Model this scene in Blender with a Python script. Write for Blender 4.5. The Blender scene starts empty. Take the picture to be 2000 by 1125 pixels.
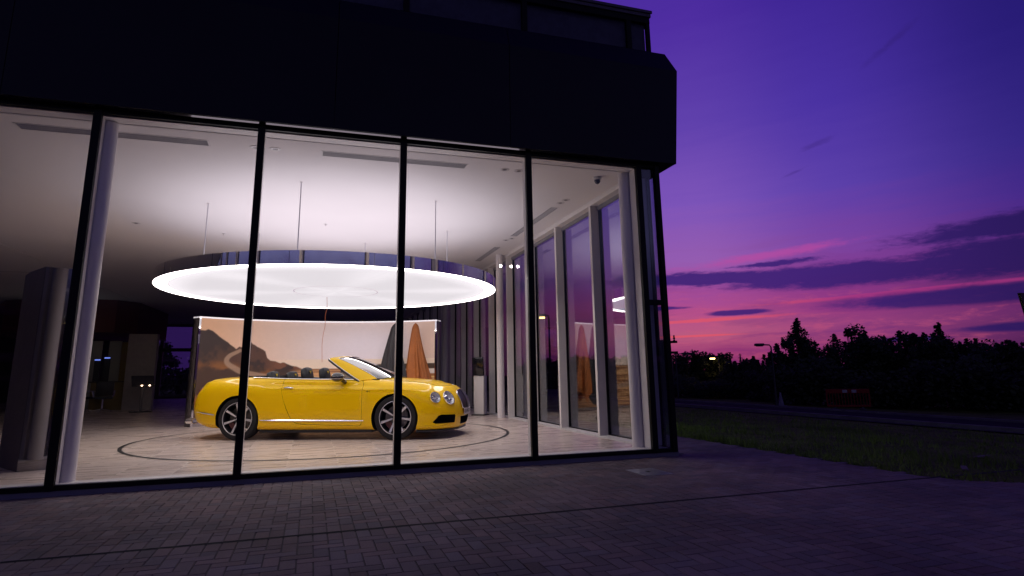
import bpy, bmesh, math, random
import numpy as np
from math import sin, cos, pi, radians, sqrt, atan2, degrees
from mathutils import Vector, Matrix
random.seed(7)
S = bpy.context.scene
COL = S.collection
FZ = 0.10      # showroom floor
CZ = 4.07      # showroom ceiling
W = 1.72       # facade bay

# ------------------------------------------------------------------ helpers
def srgb(r, g, b):
    f = lambda c: (c/255/12.92) if c/255 <= 0.04045 else ((c/255+0.055)/1.055)**2.4
    return (f(r), f(g), f(b))

class NT:
    def __init__(s, tree): s.t = tree; s.n = tree.nodes; s.l = tree.links
    def node(s, typ, **kw):
        n = s.n.new(typ)
        for k, v in kw.items(): setattr(n, k, v)
        return n
    def inp(s, sock, v):
        if isinstance(v, bpy.types.NodeSocket): s.l.new(v, sock)
        elif v is not None:
            if hasattr(sock.default_value, '__len__') and not hasattr(v, '__len__'): v = (v,)*len(sock.default_value)
            if hasattr(sock.default_value, '__len__') and len(sock.default_value) == 4 and len(v) == 3: v = (*v, 1)
            sock.default_value = v
    def math(s, op, a, b=None, c=None, clamp=False):
        n = s.node('ShaderNodeMath', operation=op, use_clamp=clamp)
        s.inp(n.inputs[0], a)
        if b is not None: s.inp(n.inputs[1], b)
        if c is not None: s.inp(n.inputs[2], c)
        return n.outputs[0]
    def mix(s, f, a, b, blend='MIX'):
        n = s.node('ShaderNodeMix', data_type='RGBA', blend_type=blend)
        s.inp(n.inputs[0], f); s.inp(n.inputs[6], a); s.inp(n.inputs[7], b)
        return n.outputs[2]
    def smooth(s, v, lo, hi, a=0.0, b=1.0):
        n = s.node('ShaderNodeMapRange', interpolation_type='SMOOTHSTEP')
        s.inp(n.inputs[0], v); s.inp(n.inputs[1], lo); s.inp(n.inputs[2], hi); s.inp(n.inputs[3], a); s.inp(n.inputs[4], b)
        return n.outputs[0]
    def noise(s, vec, scale=5, detail=3, rough=.5, dist=0):
        n = s.node('ShaderNodeTexNoise')
        if vec is not None: s.inp(n.inputs['Vector'], vec)
        n.inputs['Scale'].default_value = scale; n.inputs['Detail'].default_value = detail
        n.inputs['Roughness'].default_value = rough; n.inputs['Distortion'].default_value = dist
        return n.outputs[0]
    def ramp(s, f, pts):
        n = s.node('ShaderNodeValToRGB'); e = n.color_ramp.elements
        while len(e) < len(pts): e.new(.5)
        for el, (p, c) in zip(e, pts): el.position = p; el.color = (*c, 1)
        s.inp(n.inputs[0], f)
        return n.outputs[0]

MATS = {}
def mat(name, col=(.5, .5, .5), rough=.5, metal=0., coat=0., spec=.5, emit=None, es=0., var=0., vscale=8., bump=0., bscale=30., stretch=(1, 1, 1), rvar=0.):
    if name in MATS: return MATS[name]
    m = bpy.data.materials.new(name); m.use_nodes = True
    t = NT(m.node_tree); b = m.node_tree.nodes['Principled BSDF']
    b.inputs['Base Color'].default_value = (*col, 1)
    b.inputs['Roughness'].default_value = rough; b.inputs['Metallic'].default_value = metal
    b.inputs['Coat Weight'].default_value = coat; b.inputs['Coat Roughness'].default_value = .03
    b.inputs['Specular IOR Level'].default_value = spec
    if emit: b.inputs['Emission Color'].default_value = (*emit, 1); b.inputs['Emission Strength'].default_value = es
    if var or bump or rvar:
        tc = t.node('ShaderNodeTexCoord'); mp = t.node('ShaderNodeMapping'); mp.inputs['Scale'].default_value = stretch
        t.l.new(tc.outputs['Object'], mp.inputs[0]); v = mp.outputs[0]
        if var:
            n = t.noise(v, vscale, 5, .6)
            c = t.mix(t.smooth(n, .3, .7), [x*(1-var) for x in col], [min(1, x*(1+var)) for x in col])
            t.l.new(c, b.inputs['Base Color'])
        if rvar:
            n = t.noise(v, vscale*.7, 4, .6); t.l.new(t.smooth(n, .3, .7, max(0, rough-rvar), rough+rvar), b.inputs['Roughness'])
        if bump:
            n = t.noise(v, bscale, 4, .6); bn = t.node('ShaderNodeBump'); bn.inputs['Strength'].default_value = bump; bn.inputs['Distance'].default_value = .01
            t.l.new(n, bn.inputs['Height']); t.l.new(bn.outputs[0], b.inputs['Normal'])
    MATS[name] = m
    return m

def glassmat(name, tint=(.93, .95, .96), gain=1.0, rough=0.):
    m = bpy.data.materials.new(name); m.use_nodes = True; t = NT(m.node_tree); m.node_tree.nodes.clear()
    out = t.node('ShaderNodeOutputMaterial'); tr = t.node('ShaderNodeBsdfTransparent'); tr.inputs[0].default_value = (*tint, 1)
    gl = t.node('ShaderNodeBsdfGlossy'); gl.inputs['Roughness'].default_value = rough
    geo = t.node('ShaderNodeNewGeometry'); fr = t.node('ShaderNodeFresnel')
    ior = t.math('MULTIPLY_ADD', geo.outputs['Backfacing'], 1/1.5-1.5, 1.5); t.l.new(ior, fr.inputs[0])
    mx = t.node('ShaderNodeMixShader'); t.l.new(t.math('MULTIPLY', fr.outputs[0], gain, clamp=True), mx.inputs[0])
    t.l.new(tr.outputs[0], mx.inputs[1]); t.l.new(gl.outputs[0], mx.inputs[2]); t.l.new(mx.outputs[0], out.inputs[0])
    MATS[name] = m; return m

def tag(o, label=None, cat=None, group=None, kind=None):
    if label: o['label'] = label
    if cat: o['category'] = cat
    if group: o['group'] = group
    if kind: o['kind'] = kind
    return o

def empty(name, loc=(0, 0, 0), rz=0., label=None, cat=None, group=None):
    o = bpy.data.objects.new(name, None); COL.objects.link(o); o.location = loc; o.rotation_euler = (0, 0, rz); o.empty_display_size = .2
    return tag(o, label, cat, group)

def meshobj(name, verts, faces, m, parent=None, smooth=False, angle=35, mi=None):
    me = bpy.data.meshes.new(name); me.from_pydata([tuple(v) for v in verts], [], faces); me.validate(); me.update()
    for mm in (m if isinstance(m, (list, tuple)) else [m]): me.materials.append(mm)
    if mi is not None and len(mi) == len(me.polygons): me.polygons.foreach_set('material_index', mi)
    o = bpy.data.objects.new(name, me); COL.objects.link(o)
    if parent: o.parent = parent
    if smooth: shade(me, angle)
    return o

def shade(me, angle=35):
    me.polygons.foreach_set('use_smooth', [True]*len(me.polygons))
    me.set_sharp_from_angle(angle=radians(angle))

class MB:
    def __init__(s): s.v = []; s.f = []; s.mi = []
    def add(s, v, f, k=0):
        n = len(s.v); s.v += [tuple(x) for x in v]; s.f += [tuple(i+n for i in q) for q in f]; s.mi += [k]*len(f); return s
    def box(s, x0, y0, z0, x1, y1, z1, k=0, bev=0.):
        if bev > 0:
            b = bev; bm = bmesh.new(); bmesh.ops.create_cube(bm, size=1)
            for v in bm.verts: v.co = Vector(((x0+x1)/2+v.co.x*(x1-x0), (y0+y1)/2+v.co.y*(y1-y0), (z0+z1)/2+v.co.z*(z1-z0)))
            bmesh.ops.bevel(bm, geom=bm.edges[:], offset=b, segments=2, affect='EDGES', profile=.5)
            bm.verts.index_update(); s.add([v.co.copy() for v in bm.verts], [[v.index for v in f.verts] for f in bm.faces], k); bm.free(); return s
        v = [(x, y, z) for z in (z0, z1) for y in (y0, y1) for x in (x0, x1)]
        return s.add(v, [(0, 2, 3, 1), (4, 5, 7, 6), (0, 1, 5, 4), (2, 6, 7, 3), (0, 4, 6, 2), (1, 3, 7, 5)], k)
    def prism(s, poly, z0, z1, k=0, axis='z'):
        n = len(poly); T = {'z': lambda a, b, c: (a, b, c), 'y': lambda a, b, c: (a, c, b), 'x': lambda a, b, c: (c, a, b)}[axis]
        v = [T(a, b, z0) for a, b in poly]+[T(a, b, z1) for a, b in poly]
        return s.add(v, [tuple(range(n))[::-1], tuple(range(n, 2*n))]+[(i, (i+1) % n, (i+1) % n+n, i+n) for i in range(n)], k)
    def tube(s, pts, r, seg=8, k=0, caps=True, closed=False):
        pts = [Vector(p) for p in pts]; n = len(pts); rs = r if isinstance(r, (list, tuple)) else [r]*n; V = []; up = None
        for i, p in enumerate(pts):
            if closed: d = (pts[(i+1) % n]-pts[i-1]).normalized()
            else: d = (pts[min(i+1, n-1)]-pts[max(i-1, 0)]).normalized()
            if up is None: up = Vector((0, 0, 1)) if abs(d.z) < .9 else Vector((1, 0, 0))
            a = d.cross(up).normalized(); b = a.cross(d).normalized(); up = b
            V += [p+(a*cos(2*pi*j/seg)+b*sin(2*pi*j/seg))*rs[i] for j in range(seg)]
        F = [(i*seg+j, i*seg+(j+1) % seg, (i+1)*seg+(j+1) % seg, (i+1)*seg+j) for i in range(n-1) for j in range(seg)]
        if closed: F += [((n-1)*seg+j, (n-1)*seg+(j+1) % seg, (j+1) % seg, j) for j in range(seg)]
        elif caps: F += [tuple(range(seg))[::-1], tuple(range((n-1)*seg, n*seg))]
        return s.add(V, F, k)
    def lathe(s, prof, seg=48, c=(0, 0, 0), axis='z', k=0, closed=False):
        V = []; n = len(prof)
        T = {'z': lambda a, b, h: (a, b, h), 'y': lambda a, b, h: (a, h, b), 'x': lambda a, b, h: (h, a, b)}[axis]
        for j in range(seg):
            t = 2*pi*j/seg
            for r, h in prof:
                q = T(r*cos(t), r*sin(t), h); V.append((q[0]+c[0], q[1]+c[1], q[2]+c[2]))
        F = []
        for j in range(seg):
            a = j*n; b = ((j+1) % seg)*n
            for i in range(n-1 if not closed else n):
                i2 = (i+1) % n; F.append((a+i, b+i, b+i2, a+i2))
        return s.add(V, F, k)
    def xf(s, M, start=0):
        for i in range(start, len(s.v)): s.v[i] = tuple(M @ Vector(s.v[i]))
        return s
    def build(s, name, m, parent=None, smooth=False, angle=35):
        ms = m if isinstance(m, (list, tuple)) else [m]
        o = meshobj(name, s.v, s.f, ms, parent, False, mi=s.mi)
        bm = bmesh.new(); bm.from_mesh(o.data); bmesh.ops.remove_doubles(bm, verts=bm.verts, dist=1e-6); bmesh.ops.recalc_face_normals(bm, faces=bm.faces); bm.to_mesh(o.data); bm.free()
        if smooth: shade(o.data, angle)
        return o

def textmesh(txt, size, name, m, parent, M, ext=.001):
    cu = bpy.data.curves.new(name, 'FONT'); cu.body = txt; cu.size = size; cu.align_x = 'CENTER'; cu.align_y = 'CENTER'; cu.extrude = ext
    to = bpy.data.objects.new(name, cu); COL.objects.link(to)
    me = bpy.data.meshes.new_from_object(to.evaluated_get(bpy.context.evaluated_depsgraph_get())); bpy.data.objects.remove(to)
    me.name = name; me.materials.clear(); me.materials.append(m); me.transform(M)
    o = bpy.data.objects.new(name, me); COL.objects.link(o); o.parent = parent
    return o

def copy_tree(o, parent=None):
    c = o.copy(); COL.objects.link(c)
    if parent: c.parent = parent
    for ch in list(o.children): copy_tree(ch, c)
    return c

def crspline(P, n):   # catmull-rom through rows of np arrays, n subdivisions per span
    P = np.asarray(P, float); out = []
    N = len(P)
    for i in range(N-1):
        p0 = P[max(i-1, 0)]; p1 = P[i]; p2 = P[i+1]; p3 = P[min(i+2, N-1)]
        if i == 0: p0 = 2*p1-p2
        if i == N-2: p3 = 2*p2-p1
        for k in range(n):
            t = k/n
            out.append(.5*((2*p1)+(-p0+p2)*t+(2*p0-5*p1+4*p2-p3)*t*t+(-p0+3*p1-3*p2+p3)*t**3))
    out.append(P[-1]); return np.array(out)

# ------------------------------------------------------------------ camera
CAM = Vector((2.43036, -7.574192, 1.127116))
RT = Vector((0.95111872, -0.30841308, -0.01595466)); UP = Vector((-0.04824502, -0.19941435, 0.97872689)); FW = Vector((0.30503377, 0.93011574, 0.20454612))
cd = bpy.data.cameras.new('camera'); cam = bpy.data.objects.new('camera', cd); COL.objects.link(cam); S.camera = cam
M = Matrix((RT, UP, -FW)).transposed().to_4x4(); M.translation = CAM; cam.matrix_world = M
cd.sensor_width = 36; cd.lens = 36*1185.742/2000; cd.shift_x = 0; cd.shift_y = -(562.5-481.9125)/2000; cd.clip_end = 3000; cd.clip_start = .05

# ------------------------------------------------------------------ world sky (dusk), described by direction
wd = bpy.data.worlds.new('World'); S.world = wd; wd.use_nodes = True; t = NT(wd.node_tree); wd.node_tree.nodes.clear()
tc = t.node('ShaderNodeTexCoord'); sp = t.node('ShaderNodeSeparateXYZ'); t.l.new(tc.outputs['Generated'], sp.inputs[0])
X_, Y_, Z_ = sp.outputs
EL = t.math('MULTIPLY', t.math('ARCSINE', Z_), 180/pi)
AZ = t.math('MULTIPLY', t.math('ARCTAN2', X_, Y_), 180/pi)
cx = t.node('ShaderNodeCombineXYZ'); t.l.new(t.math('MULTIPLY', AZ, .10), cx.inputs[0]); t.l.new(t.math('MULTIPLY', t.math('SUBTRACT', EL, t.math('MULTIPLY', AZ, .035)), .9), cx.inputs[1])
cx2 = t.node('ShaderNodeCombineXYZ'); t.l.new(t.math('MULTIPLY', AZ, .32), cx2.inputs[0]); t.l.new(t.math('MULTIPLY', EL, 1.3), cx2.inputs[1])
n1 = t.noise(cx.outputs[0], 1.0, 6, .62, .3); n2 = t.noise(cx2.outputs[0], 1.0, 6, .65, .2)
elw = t.math('ADD', EL, t.math('MULTIPLY', t.math('SUBTRACT', n1, .5), 3.0))
e01 = t.math('DIVIDE', elw, 40., clamp=True)
def R(pts): return t.ramp(e01, [(e/40, srgb(*c)) for e, c in pts])
near = R([(0, (112, 36, 92)), (1.6, (150, 56, 112)), (3.2, (184, 90, 126)), (5.2, (178, 78, 136)), (7, (158, 74, 150)), (10, (148, 92, 176)), (15, (124, 84, 184)), (22, (96, 65, 172)), (31, (78, 45, 160)), (40, (66, 42, 150))])
mid = R([(0, (100, 34, 90)), (1.6, (128, 50, 110)), (3.5, (148, 64, 122)), (5.5, (142, 54, 126)), (7.5, (130, 56, 138)), (10, (124, 68, 160)), (15, (92, 64, 170)), (22, (74, 50, 162)), (31, (62, 38, 148)), (40, (56, 36, 140))])
far = R([(0, (58, 24, 66)), (2, (76, 32, 84)), (4, (92, 38, 98)), (6, (88, 34, 96)), (9, (88, 38, 116)), (12, (66, 40, 134)), (16, (52, 38, 130)), (24, (40, 28, 118)), (32, (38, 26, 110)), (40, (40, 28, 112))])
back = R([(0, (10, 8, 18)), (5, (14, 12, 26)), (9, (70, 68, 108)), (12, (118, 116, 168)), (18, (104, 100, 156)), (24, (60, 56, 112)), (32, (38, 33, 84)), (40, (32, 27, 74))])
dg = t.math('ABSOLUTE', t.math('SUBTRACT', AZ, 31.))
c = t.mix(t.smooth(dg, 4, 17), near, mid)
c = t.mix(t.smooth(dg, 15, 31), c, far)
c = t.mix(t.smooth(dg, 55, 120), c, back)
# thin streaks low in the sky
cx3 = t.node('ShaderNodeCombineXYZ'); t.l.new(t.math('MULTIPLY', AZ, 1.1), cx3.inputs[0]); t.l.new(t.math('MULTIPLY', EL, 4.2), cx3.inputs[1])
n3c = t.noise(cx3.outputs[0], 1.0, 5, .7, .4)
n2 = t.math('ADD', t.math('MULTIPLY', n2, .68), t.math('MULTIPLY', n3c, .32))
st = t.smooth(n2, .47, .66)
low = t.math('MULTIPLY', t.smooth(EL, 8.5, 5.5), t.smooth(dg, 60, 25))
c = t.mix(t.math('MULTIPLY', t.math('MULTIPLY', st, low), .32), c, srgb(206, 88, 122))
c = t.mix(t.math('MULTIPLY', t.smooth(n1, .52, .30), t.math('MULTIPLY', t.smooth(EL, 14, 4), .35)), c, srgb(92, 42, 120))
def lens(a0, e0, la, le, tilt=0., wob=.9, soft=.5):
    wob *= 2.1
    da = t.math('SUBTRACT', AZ, a0)
    de = t.math('SUBTRACT', t.math('SUBTRACT', EL, e0), t.math('MULTIPLY', da, tilt))
    q = t.math('ADD', t.math('POWER', t.math('DIVIDE', da, la), 2.), t.math('POWER', t.math('DIVIDE', de, le), 2.))
    v = t.math('ADD', t.math('SUBTRACT', 1., t.math('SQRT', q)), t.math('MULTIPLY', t.math('SUBTRACT', n2, .5), wob))
    return t.smooth(v, 0., soft)
def mx(ls):
    a = ls[0]
    for b in ls[1:]: a = t.math('MAXIMUM', a, b)
    return a
pink = mx([lens(33.5, 3.02, 7, .13, .012, .3, .5), lens(52, 5.9, 13, .24, .035, .4, .5), lens(41, 9.75, 9, .55, .09, .8, .8), lens(36, 4.4, 9, .22, .03, .6, .6)])
pc = t.mix(t.smooth(dg, 6, 18), srgb(232, 86, 98), srgb(170, 54, 124))
pc = t.mix(t.smooth(EL, 7, 9), pc, srgb(188, 74, 158))
c = t.mix(t.math('MULTIPLY', pink, .62), c, pc)
dark = mx([lens(36, 8.05, 12, .8, -.02, .8), lens(47, 7.6, 13, 1.35, 0, .7), lens(60, 7.9, 14, 2.0, .02, .7), lens(61, 10.3, 12.5, 1.2, .05, .7), lens(57.5, 5.25, 16, .95, .012, .4), lens(38.6, 4.95, 3.4, .32, .01, .5),
           lens(60, 2.75, 8, .48, 0, .5), lens(51, 2.15, 3.2, .25, 0, .6), lens(42.0, 9.0, 4.5, .32, .04, 1.1), lens(31, 5.6, 4, .25, 0, .8), lens(12, 8, 14, .8, .02, 1.0), lens(-25, 6, 16, .9, 0, 1.), lens(95, 6.5, 22, 1.2, 0, 1.)])
dc = t.mix(t.smooth(dg, 10, 32), srgb(58, 33, 116), srgb(36, 23, 86))
c = t.mix(t.math('MULTIPLY', dark, .93), c, dc)
wisp = mx([lens(46.0, 18.6, 1.8, .38, .28, 1.0, .8), lens(52.6, 25.2, 2.8, .45, .55, 1.1, .9), lens(44.2, 16.6, 1.4, .2, .3, 1.2, .9)])
c = t.mix(t.math('MULTIPLY', wisp, .30), c, srgb(44, 26, 100))
c = t.mix(t.smooth(AZ, 8, -10), c, t.mix(t.smooth(dg, 55, 120), srgb(54, 32, 92), c))
c = t.mix(t.smooth(EL, -.2, -2.5), c, (.01, .008, .016))
bg = t.node('ShaderNodeBackground'); t.l.new(c, bg.inputs[0]); bg.inputs[1].default_value = 1.0
wo = t.node('ShaderNodeOutputWorld'); t.l.new(bg.outputs[0], wo.inputs[0])
S.view_settings.view_transform = 'Standard'; S.view_settings.look = 'None'; S.view_settings.exposure = 0; S.view_settings.gamma = 1
S.cycles.max_bounces = 10; S.cycles.diffuse_bounces = 3; S.cycles.glossy_bounces = 4; S.cycles.transparent_max_bounces = 24
S.cycles.sample_clamp_indirect = 6; S.cycles.use_denoising = True; S.cycles.caustics_reflective = False; S.cycles.caustics_refractive = False

# ------------------------------------------------------------------ terrain
def gz(x, y):
    if x < 8.75: return -.006
    if x < 34: return -.006-(x-8.75)*.0470
    return -.006-25.25*.0470-(x-34)*.004
xs = [-400, -120, -40, -15, 0, 8.75]+[8.75+(34-8.75)*i/60 for i in range(1, 61)]+[40, 60, 100, 200, 500, 1200]
ys = [-400, -100, -40]+[-20+i*1.0 for i in range(0, 70)]+[60, 100, 200, 500, 1200]
rg = random.Random(3)
V = []; F = []
for y in ys:
    for x in xs: V.append((x, y, gz(x, y)+(rg.uniform(-.025, .02) if 9.2 < x < 17.6 or 26 < x < 60 else 0)))
nx = len(xs)
for j in range(len(ys)-1):
    for i in range(nx-1): F.append((j*nx+i, j*nx+i+1, (j+1)*nx+i+1, (j+1)*nx+i))
soil = mat('turf_soil', srgb(74, 84, 30), .95, var=.45, vscale=1.3, bump=.6, bscale=14, spec=.1)
tag(meshobj('ground', V, F, soil, smooth=True, angle=60), kind='structure')
# road and kerb beyond the grass
def strip(name, x0, x1, y0, y1, dz, m, th=0.0, n=24):
    b = MB(); P = []
    for i in range(n+1):
        y = y0+(y1-y0)*i/n
        P.append(((x0, y, gz(x0, y)+dz), (x1, y, gz(x1, y)+dz)))
    for i in range(n):
        a, c_ = P[i]; d, e = P[i+1]; b.add([a, c_, e, d], [(0, 1, 2, 3)])
        if th:
            b.add([a, d, (d[0], d[1], d[2]-th), (a[0], a[1], a[2]-th)], [(0, 1, 2, 3)])
            b.add([c_, e, (e[0], e[1], e[2]-th), (c_[0], c_[1], c_[2]-th)], [(0, 1, 2, 3)])
    return b.build(name, m)
tag(strip('road', 18.6, 24.5, -60, 150, .03, mat('asphalt', (.018, .017, .018), .95, var=.3, vscale=3, bump=.3, bscale=60, spec=.05)), kind='structure')
tag(strip('kerb', 18.42, 18.6, -60, 150, .13, mat('kerb_stone', (.16, .155, .165), .8, var=.2, vscale=2), .2), kind='structure')
tag(strip('kerb', 24.5, 24.66, -60, 150, .11, MATS['kerb_stone'], .2), kind='structure')
tag(strip('verge_path', 18.05, 18.42, -60, 150, .035, mat('gravel_path', (.06, .058, .06), .95, var=.3, vscale=6)), kind='structure')

# ------------------------------------------------------------------ block paving (herringbone of 200 x 100 blocks)
def pave_in(x, y):
    if y > .02 and x < 7.30: return False
    xe = 8.62
    if y < -2.4:
        k = min(1, (-2.4-y)/.95); xe = 8.62+ (k**3)*1.1
        if y < -3.30: xe = 22
    return x < xe
def make_paving():
    g = .1; gap = .0022; V = []; F = []; C = []; rr = random.Random(11)
    drain_y = -2.58
    def brick(x0, y0, x1, y1):
        s = rr.gauss(0, 1); h = rr.uniform(-.0006, .0006); tx = rr.uniform(-.0006, .0006); ty = rr.uniform(-.0006, .0006)
        a = gap+.001; b = .0030+gap; n = len(V)
        for (x, y, z) in ((x0+a, y0+a, -.006), (x1-a, y0+a, -.006), (x1-a, y1-a, -.006), (x0+a, y1-a, -.006)): V.append((x, y, z))
        for (x, y, z) in ((x0+b, y0+b, h-tx-ty), (x1-b, y0+b, h+tx-ty), (x1-b, y1-b, h+tx+ty), (x0+b, y1-b, h-tx+ty)): V.append((x, y, .002+z))
        F.extend([(n+4, n+5, n+6, n+7), (n, n+1, n+5, n+4), (n+1, n+2, n+6, n+5), (n+2, n+3, n+7, n+6), (n+3, n, n+4, n+7)])
        hue = rr.random()
        col = (.172, .134, .140) if hue < .5 else ((.180, .130, .132) if hue < .8 else (.155, .130, .142))
        k = max(.6, min(1.4, 1+.10*s)); C.append([c*k for c in col])
    # soldier courses along drain
    x = -5.
    while x < 22:
        for (ya, yb) in ((drain_y+.02, drain_y+.22), (drain_y-.22, drain_y-.02)):
            if pave_in(x+.05, (ya+yb)/2): brick(x, ya, x+g, yb)
        x += g
    for region in (0, 1):
        ybase = drain_y+.22 if region == 0 else drain_y-.22
        for j in range(0, 150 if region == 0 else 52):
            for i in range(-50, 150 if region else 120):
                d = (i-j) % 4
                x0 = i*g; 
                if region == 0:
                    y0 = ybase+j*g
                    if d == 0: bx = (x0, y0, x0+2*g, y0+g)
                    elif d == 3: bx = (x0, y0, x0+g, y0+2*g)
                    elif d == 2 and j == 0: bx = (x0, y0, x0+g, y0+g)
                    else: continue
                else:
                    y0 = ybase-(j+1)*g
                    if d == 0: bx = (x0, y0, x0+2*g, y0+g)
                    elif d == 3: bx = (x0, y0-g, x0+g, y0+g)
                    elif d == 2 and j == 0: bx = (x0, y0, x0+g, y0+g)
                    else: continue
                mxx, myy = (bx[0]+bx[2])/2, (bx[1]+bx[3])/2
                if not pave_in(mxx, myy): continue
                if myy > -.05 and mxx < 7.36: continue
                if myy > 11.5: continue
                brick(*bx)
    o = meshobj('block_paving', V, F, mat('paver', (.15, .12, .13), .8))
    ca = o.data.color_attributes.new('blockcol', 'FLOAT_COLOR', 'CORNER')
    arr = np.ones((len(C), 20, 4), np.float32); arr[:, :, :3] = np.array(C, np.float32)[:, None, :]
    ca.data.foreach_set('color', arr.ravel())
    m = MATS['paver']; t = NT(m.node_tree); b = m.node_tree.nodes['Principled BSDF']
    at = t.node('ShaderNodeAttribute', attribute_name='blockcol'); tc = t.node('ShaderNodeTexCoord')
    nz = t.noise(tc.outputs['Object'], 90, 4, .7); n3 = t.noise(tc.outputs['Object'], .8, 5, .6)
    c = t.mix(1., at.outputs[0], t.mix(nz, (.6, .6, .6), (1.4, 1.4, 1.4)), 'MULTIPLY')
    c = t.mix(1., c, t.mix(t.smooth(n3, .35, .65), (.72, .72, .74), (1.12, 1.1, 1.1)), 'MULTIPLY')
    t.l.new(c, b.inputs['Base Color']); b.inputs['Roughness'].default_value = .85; b.inputs['Specular IOR Level'].default_value = .2
    bn = t.node('ShaderNodeBump'); bn.inputs['Strength'].default_value = .35; bn.inputs['Distance'].default_value = .002; t.l.new(nz, bn.inputs['Height']); t.l.new(bn.outputs[0], b.inputs['Normal'])
    tag(o, kind='structure')
    bm_ = MB()
    bm_.prism([(-12, -12), (22, -12), (22, -3.30), (9.7, -3.34), (9.25, -3.2), (8.8, -2.85), (8.62, -2.4), (8.62, 11.5), (7.3, 11.5), (7.3, .0), (-12, 0)], -.05, -.0045)
    tag(bm_.build('pavement_bed', mat('joint_sand', (.085, .07, .073), .95)), kind='structure')
make_paving()
dr = MB(); dr.box(-5, -2.597, -.004, 12, -2.563, -.0025)
dr.box(-5, -2.5985, -.004, 12, -2.597, .003, 1); dr.box(-5, -2.563, -.004, 12, -2.5615, .003, 1)
tag(dr.build('drainage_slot', [mat('slot_dark', (.006, .006, .007), .9), mat('slot_steel', (.1, .1, .1), .5, 1.)]), 'narrow dark slot drain running across the block paving', 'drain')
mh = MB(); mh.box(5.98, -1.32, -.002, 6.34, -.86, .006, bev=.002); mh.box(6.13, -1.12, .006, 6.17, -1.06, .0075, 1)
mho = mh.build('access_cover', [mat('cover_steel', (.22, .22, .25), .45, .6, var=.2), mat('cover_hole', (.01, .01, .01), .9)])
tag(mho, 'small flat metal access cover set in the paving before the corner pane', 'access cover')

# grass beside the paving
def make_grass():
    r = random.Random(5); V = []; F = []; 
    for k in range(26000):
        x = 8.66+(r.random()**1.7)*8.8; y = r.uniform(-6, 16) if r.random() < .8 else r.uniform(-3.3, 6)
        if x < 9.8 and y < -3.0: continue
        if pave_in(x, y): continue
        if x < 9.6 and y < -2.2 and r.random() < .5: continue
        z = gz(x, y)-.01; h = r.uniform(.03, .085)*(1+.8*(sin(x*1.7)*sin(y*1.3) > .3)); a = r.uniform(0, pi); w = r.uniform(.006, .014); lx = r.gauss(0, .03); ly = r.gauss(0, .03)
        n = len(V); V += [(x-cos(a)*w, y-sin(a)*w, z), (x+cos(a)*w, y+sin(a)*w, z), (x+lx, y+ly, z+h)]; F.append((n, n+1, n+2))
    o = meshobj('grass', V, F, mat('grass_blades', (.12, .18, .035), .7, var=.35, vscale=.7, spec=.2)); tag(o, kind='stuff')
make_grass()

# ------------------------------------------------------------------ showroom building
blackm = mat('black_aluminium', (.006, .006, .006), .45, rvar=.08, vscale=3, spec=.15)
darkp = mat('dark_cladding', (.007, .007, .014), .42, spec=.2, var=.15, vscale=.7)
cream = mat('cream_frame', (.74, .70, .69), .45, var=.03, vscale=2)
white = mat('white_plaster', (.80, .765, .775), .85, var=.02, vscale=.6)
colm = mat('column_paint', (.74, .70, .72), .5, var=.02, vscale=1)
glass = glassmat('window_glass', (.972, .975, .975), .55); sideglass = glassmat('side_glass', (.90, .91, .94), 1.3); wallglass = glassmat('side_wall_glass', (.70, .76, .80), 2.4)
B = empty('showroom_building', (0, 0, 0), 0, 'dark two storey car showroom with a lit glass ground floor and black mullions', 'building')
X0, X1, YB = -14.0, 7.22, 30.0
# floor
fm = bpy.data.materials.new('floor_tile'); fm.use_nodes = True; t = NT(fm.node_tree); b = fm.node_tree.nodes['Principled BSDF']
tc = t.node('ShaderNodeTexCoord'); sp = t.node('ShaderNodeSeparateXYZ'); t.l.new(tc.outputs['Object'], sp.inputs[0])
tx = t.math('DIVIDE', t.math('SUBTRACT', sp.outputs[0], .43), .593); ty = t.math('DIVIDE', sp.outputs[1], 1.2)
ty = t.math('ADD', ty, t.math('MULTIPLY', t.math('MODULO', t.math('FLOOR', t.math('ADD', tx, 100.)), 2.), .5))
fx = t.math('FRACT', t.math('ADD', tx, 100.)); fy = t.math('FRACT', t.math('ADD', ty, 100.))
ex = t.math('MINIMUM', fx, t.math('SUBTRACT', 1., fx)); ey = t.math('MULTIPLY', t.math('MINIMUM', fy, t.math('SUBTRACT', 1., fy)), 2.)
gj = t.smooth(t.math('MINIMUM', ex, ey), .007, .013)
cv = t.node('ShaderNodeCombineXYZ'); t.l.new(t.math('FLOOR', t.math('ADD', tx, 100.)), cv.inputs[0]); t.l.new(t.math('FLOOR', t.math('ADD', ty, 100.)), cv.inputs[1])
wn = t.node('ShaderNodeTexWhiteNoise'); t.l.new(cv.outputs[0], wn.inputs[0])
mp = t.node('ShaderNodeMapping'); mp.inputs['Scale'].default_value = (.8, 4.5, 1); t.l.new(tc.outputs['Object'], mp.inputs[0])
ad = t.node('ShaderNodeVectorMath', operation='MULTIPLY_ADD'); t.l.new(wn.outputs['Color'], ad.inputs[0]); ad.inputs[1].default_value = (30, 30, 30); t.l.new(mp.outputs[0], ad.inputs[2])
gr = t.noise(ad.outputs[0], 1.5, 6, .6, .6)
base = t.mix(t.smooth(gr, .3, .72), (.65, .53, .465), (.72, .60, .535))
base = t.mix(1., base, t.mix(wn.outputs['Value'], (.93, .93, .93), (1.05, 1.04, 1.03)), 'MULTIPLY')
t.l.new(t.mix(gj, (.78, .67, .59), base), b.inputs['Base Color']); t.l.new(t.smooth(gr, .3, .7, .24, .34), b.inputs['Roughness'])
b.inputs['Specular IOR Level'].default_value = .5
fb = MB(); fb.box(X0+.3, .21, -.2, 6.90, YB, FZ); fb.build('floor', fm, B)
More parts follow.
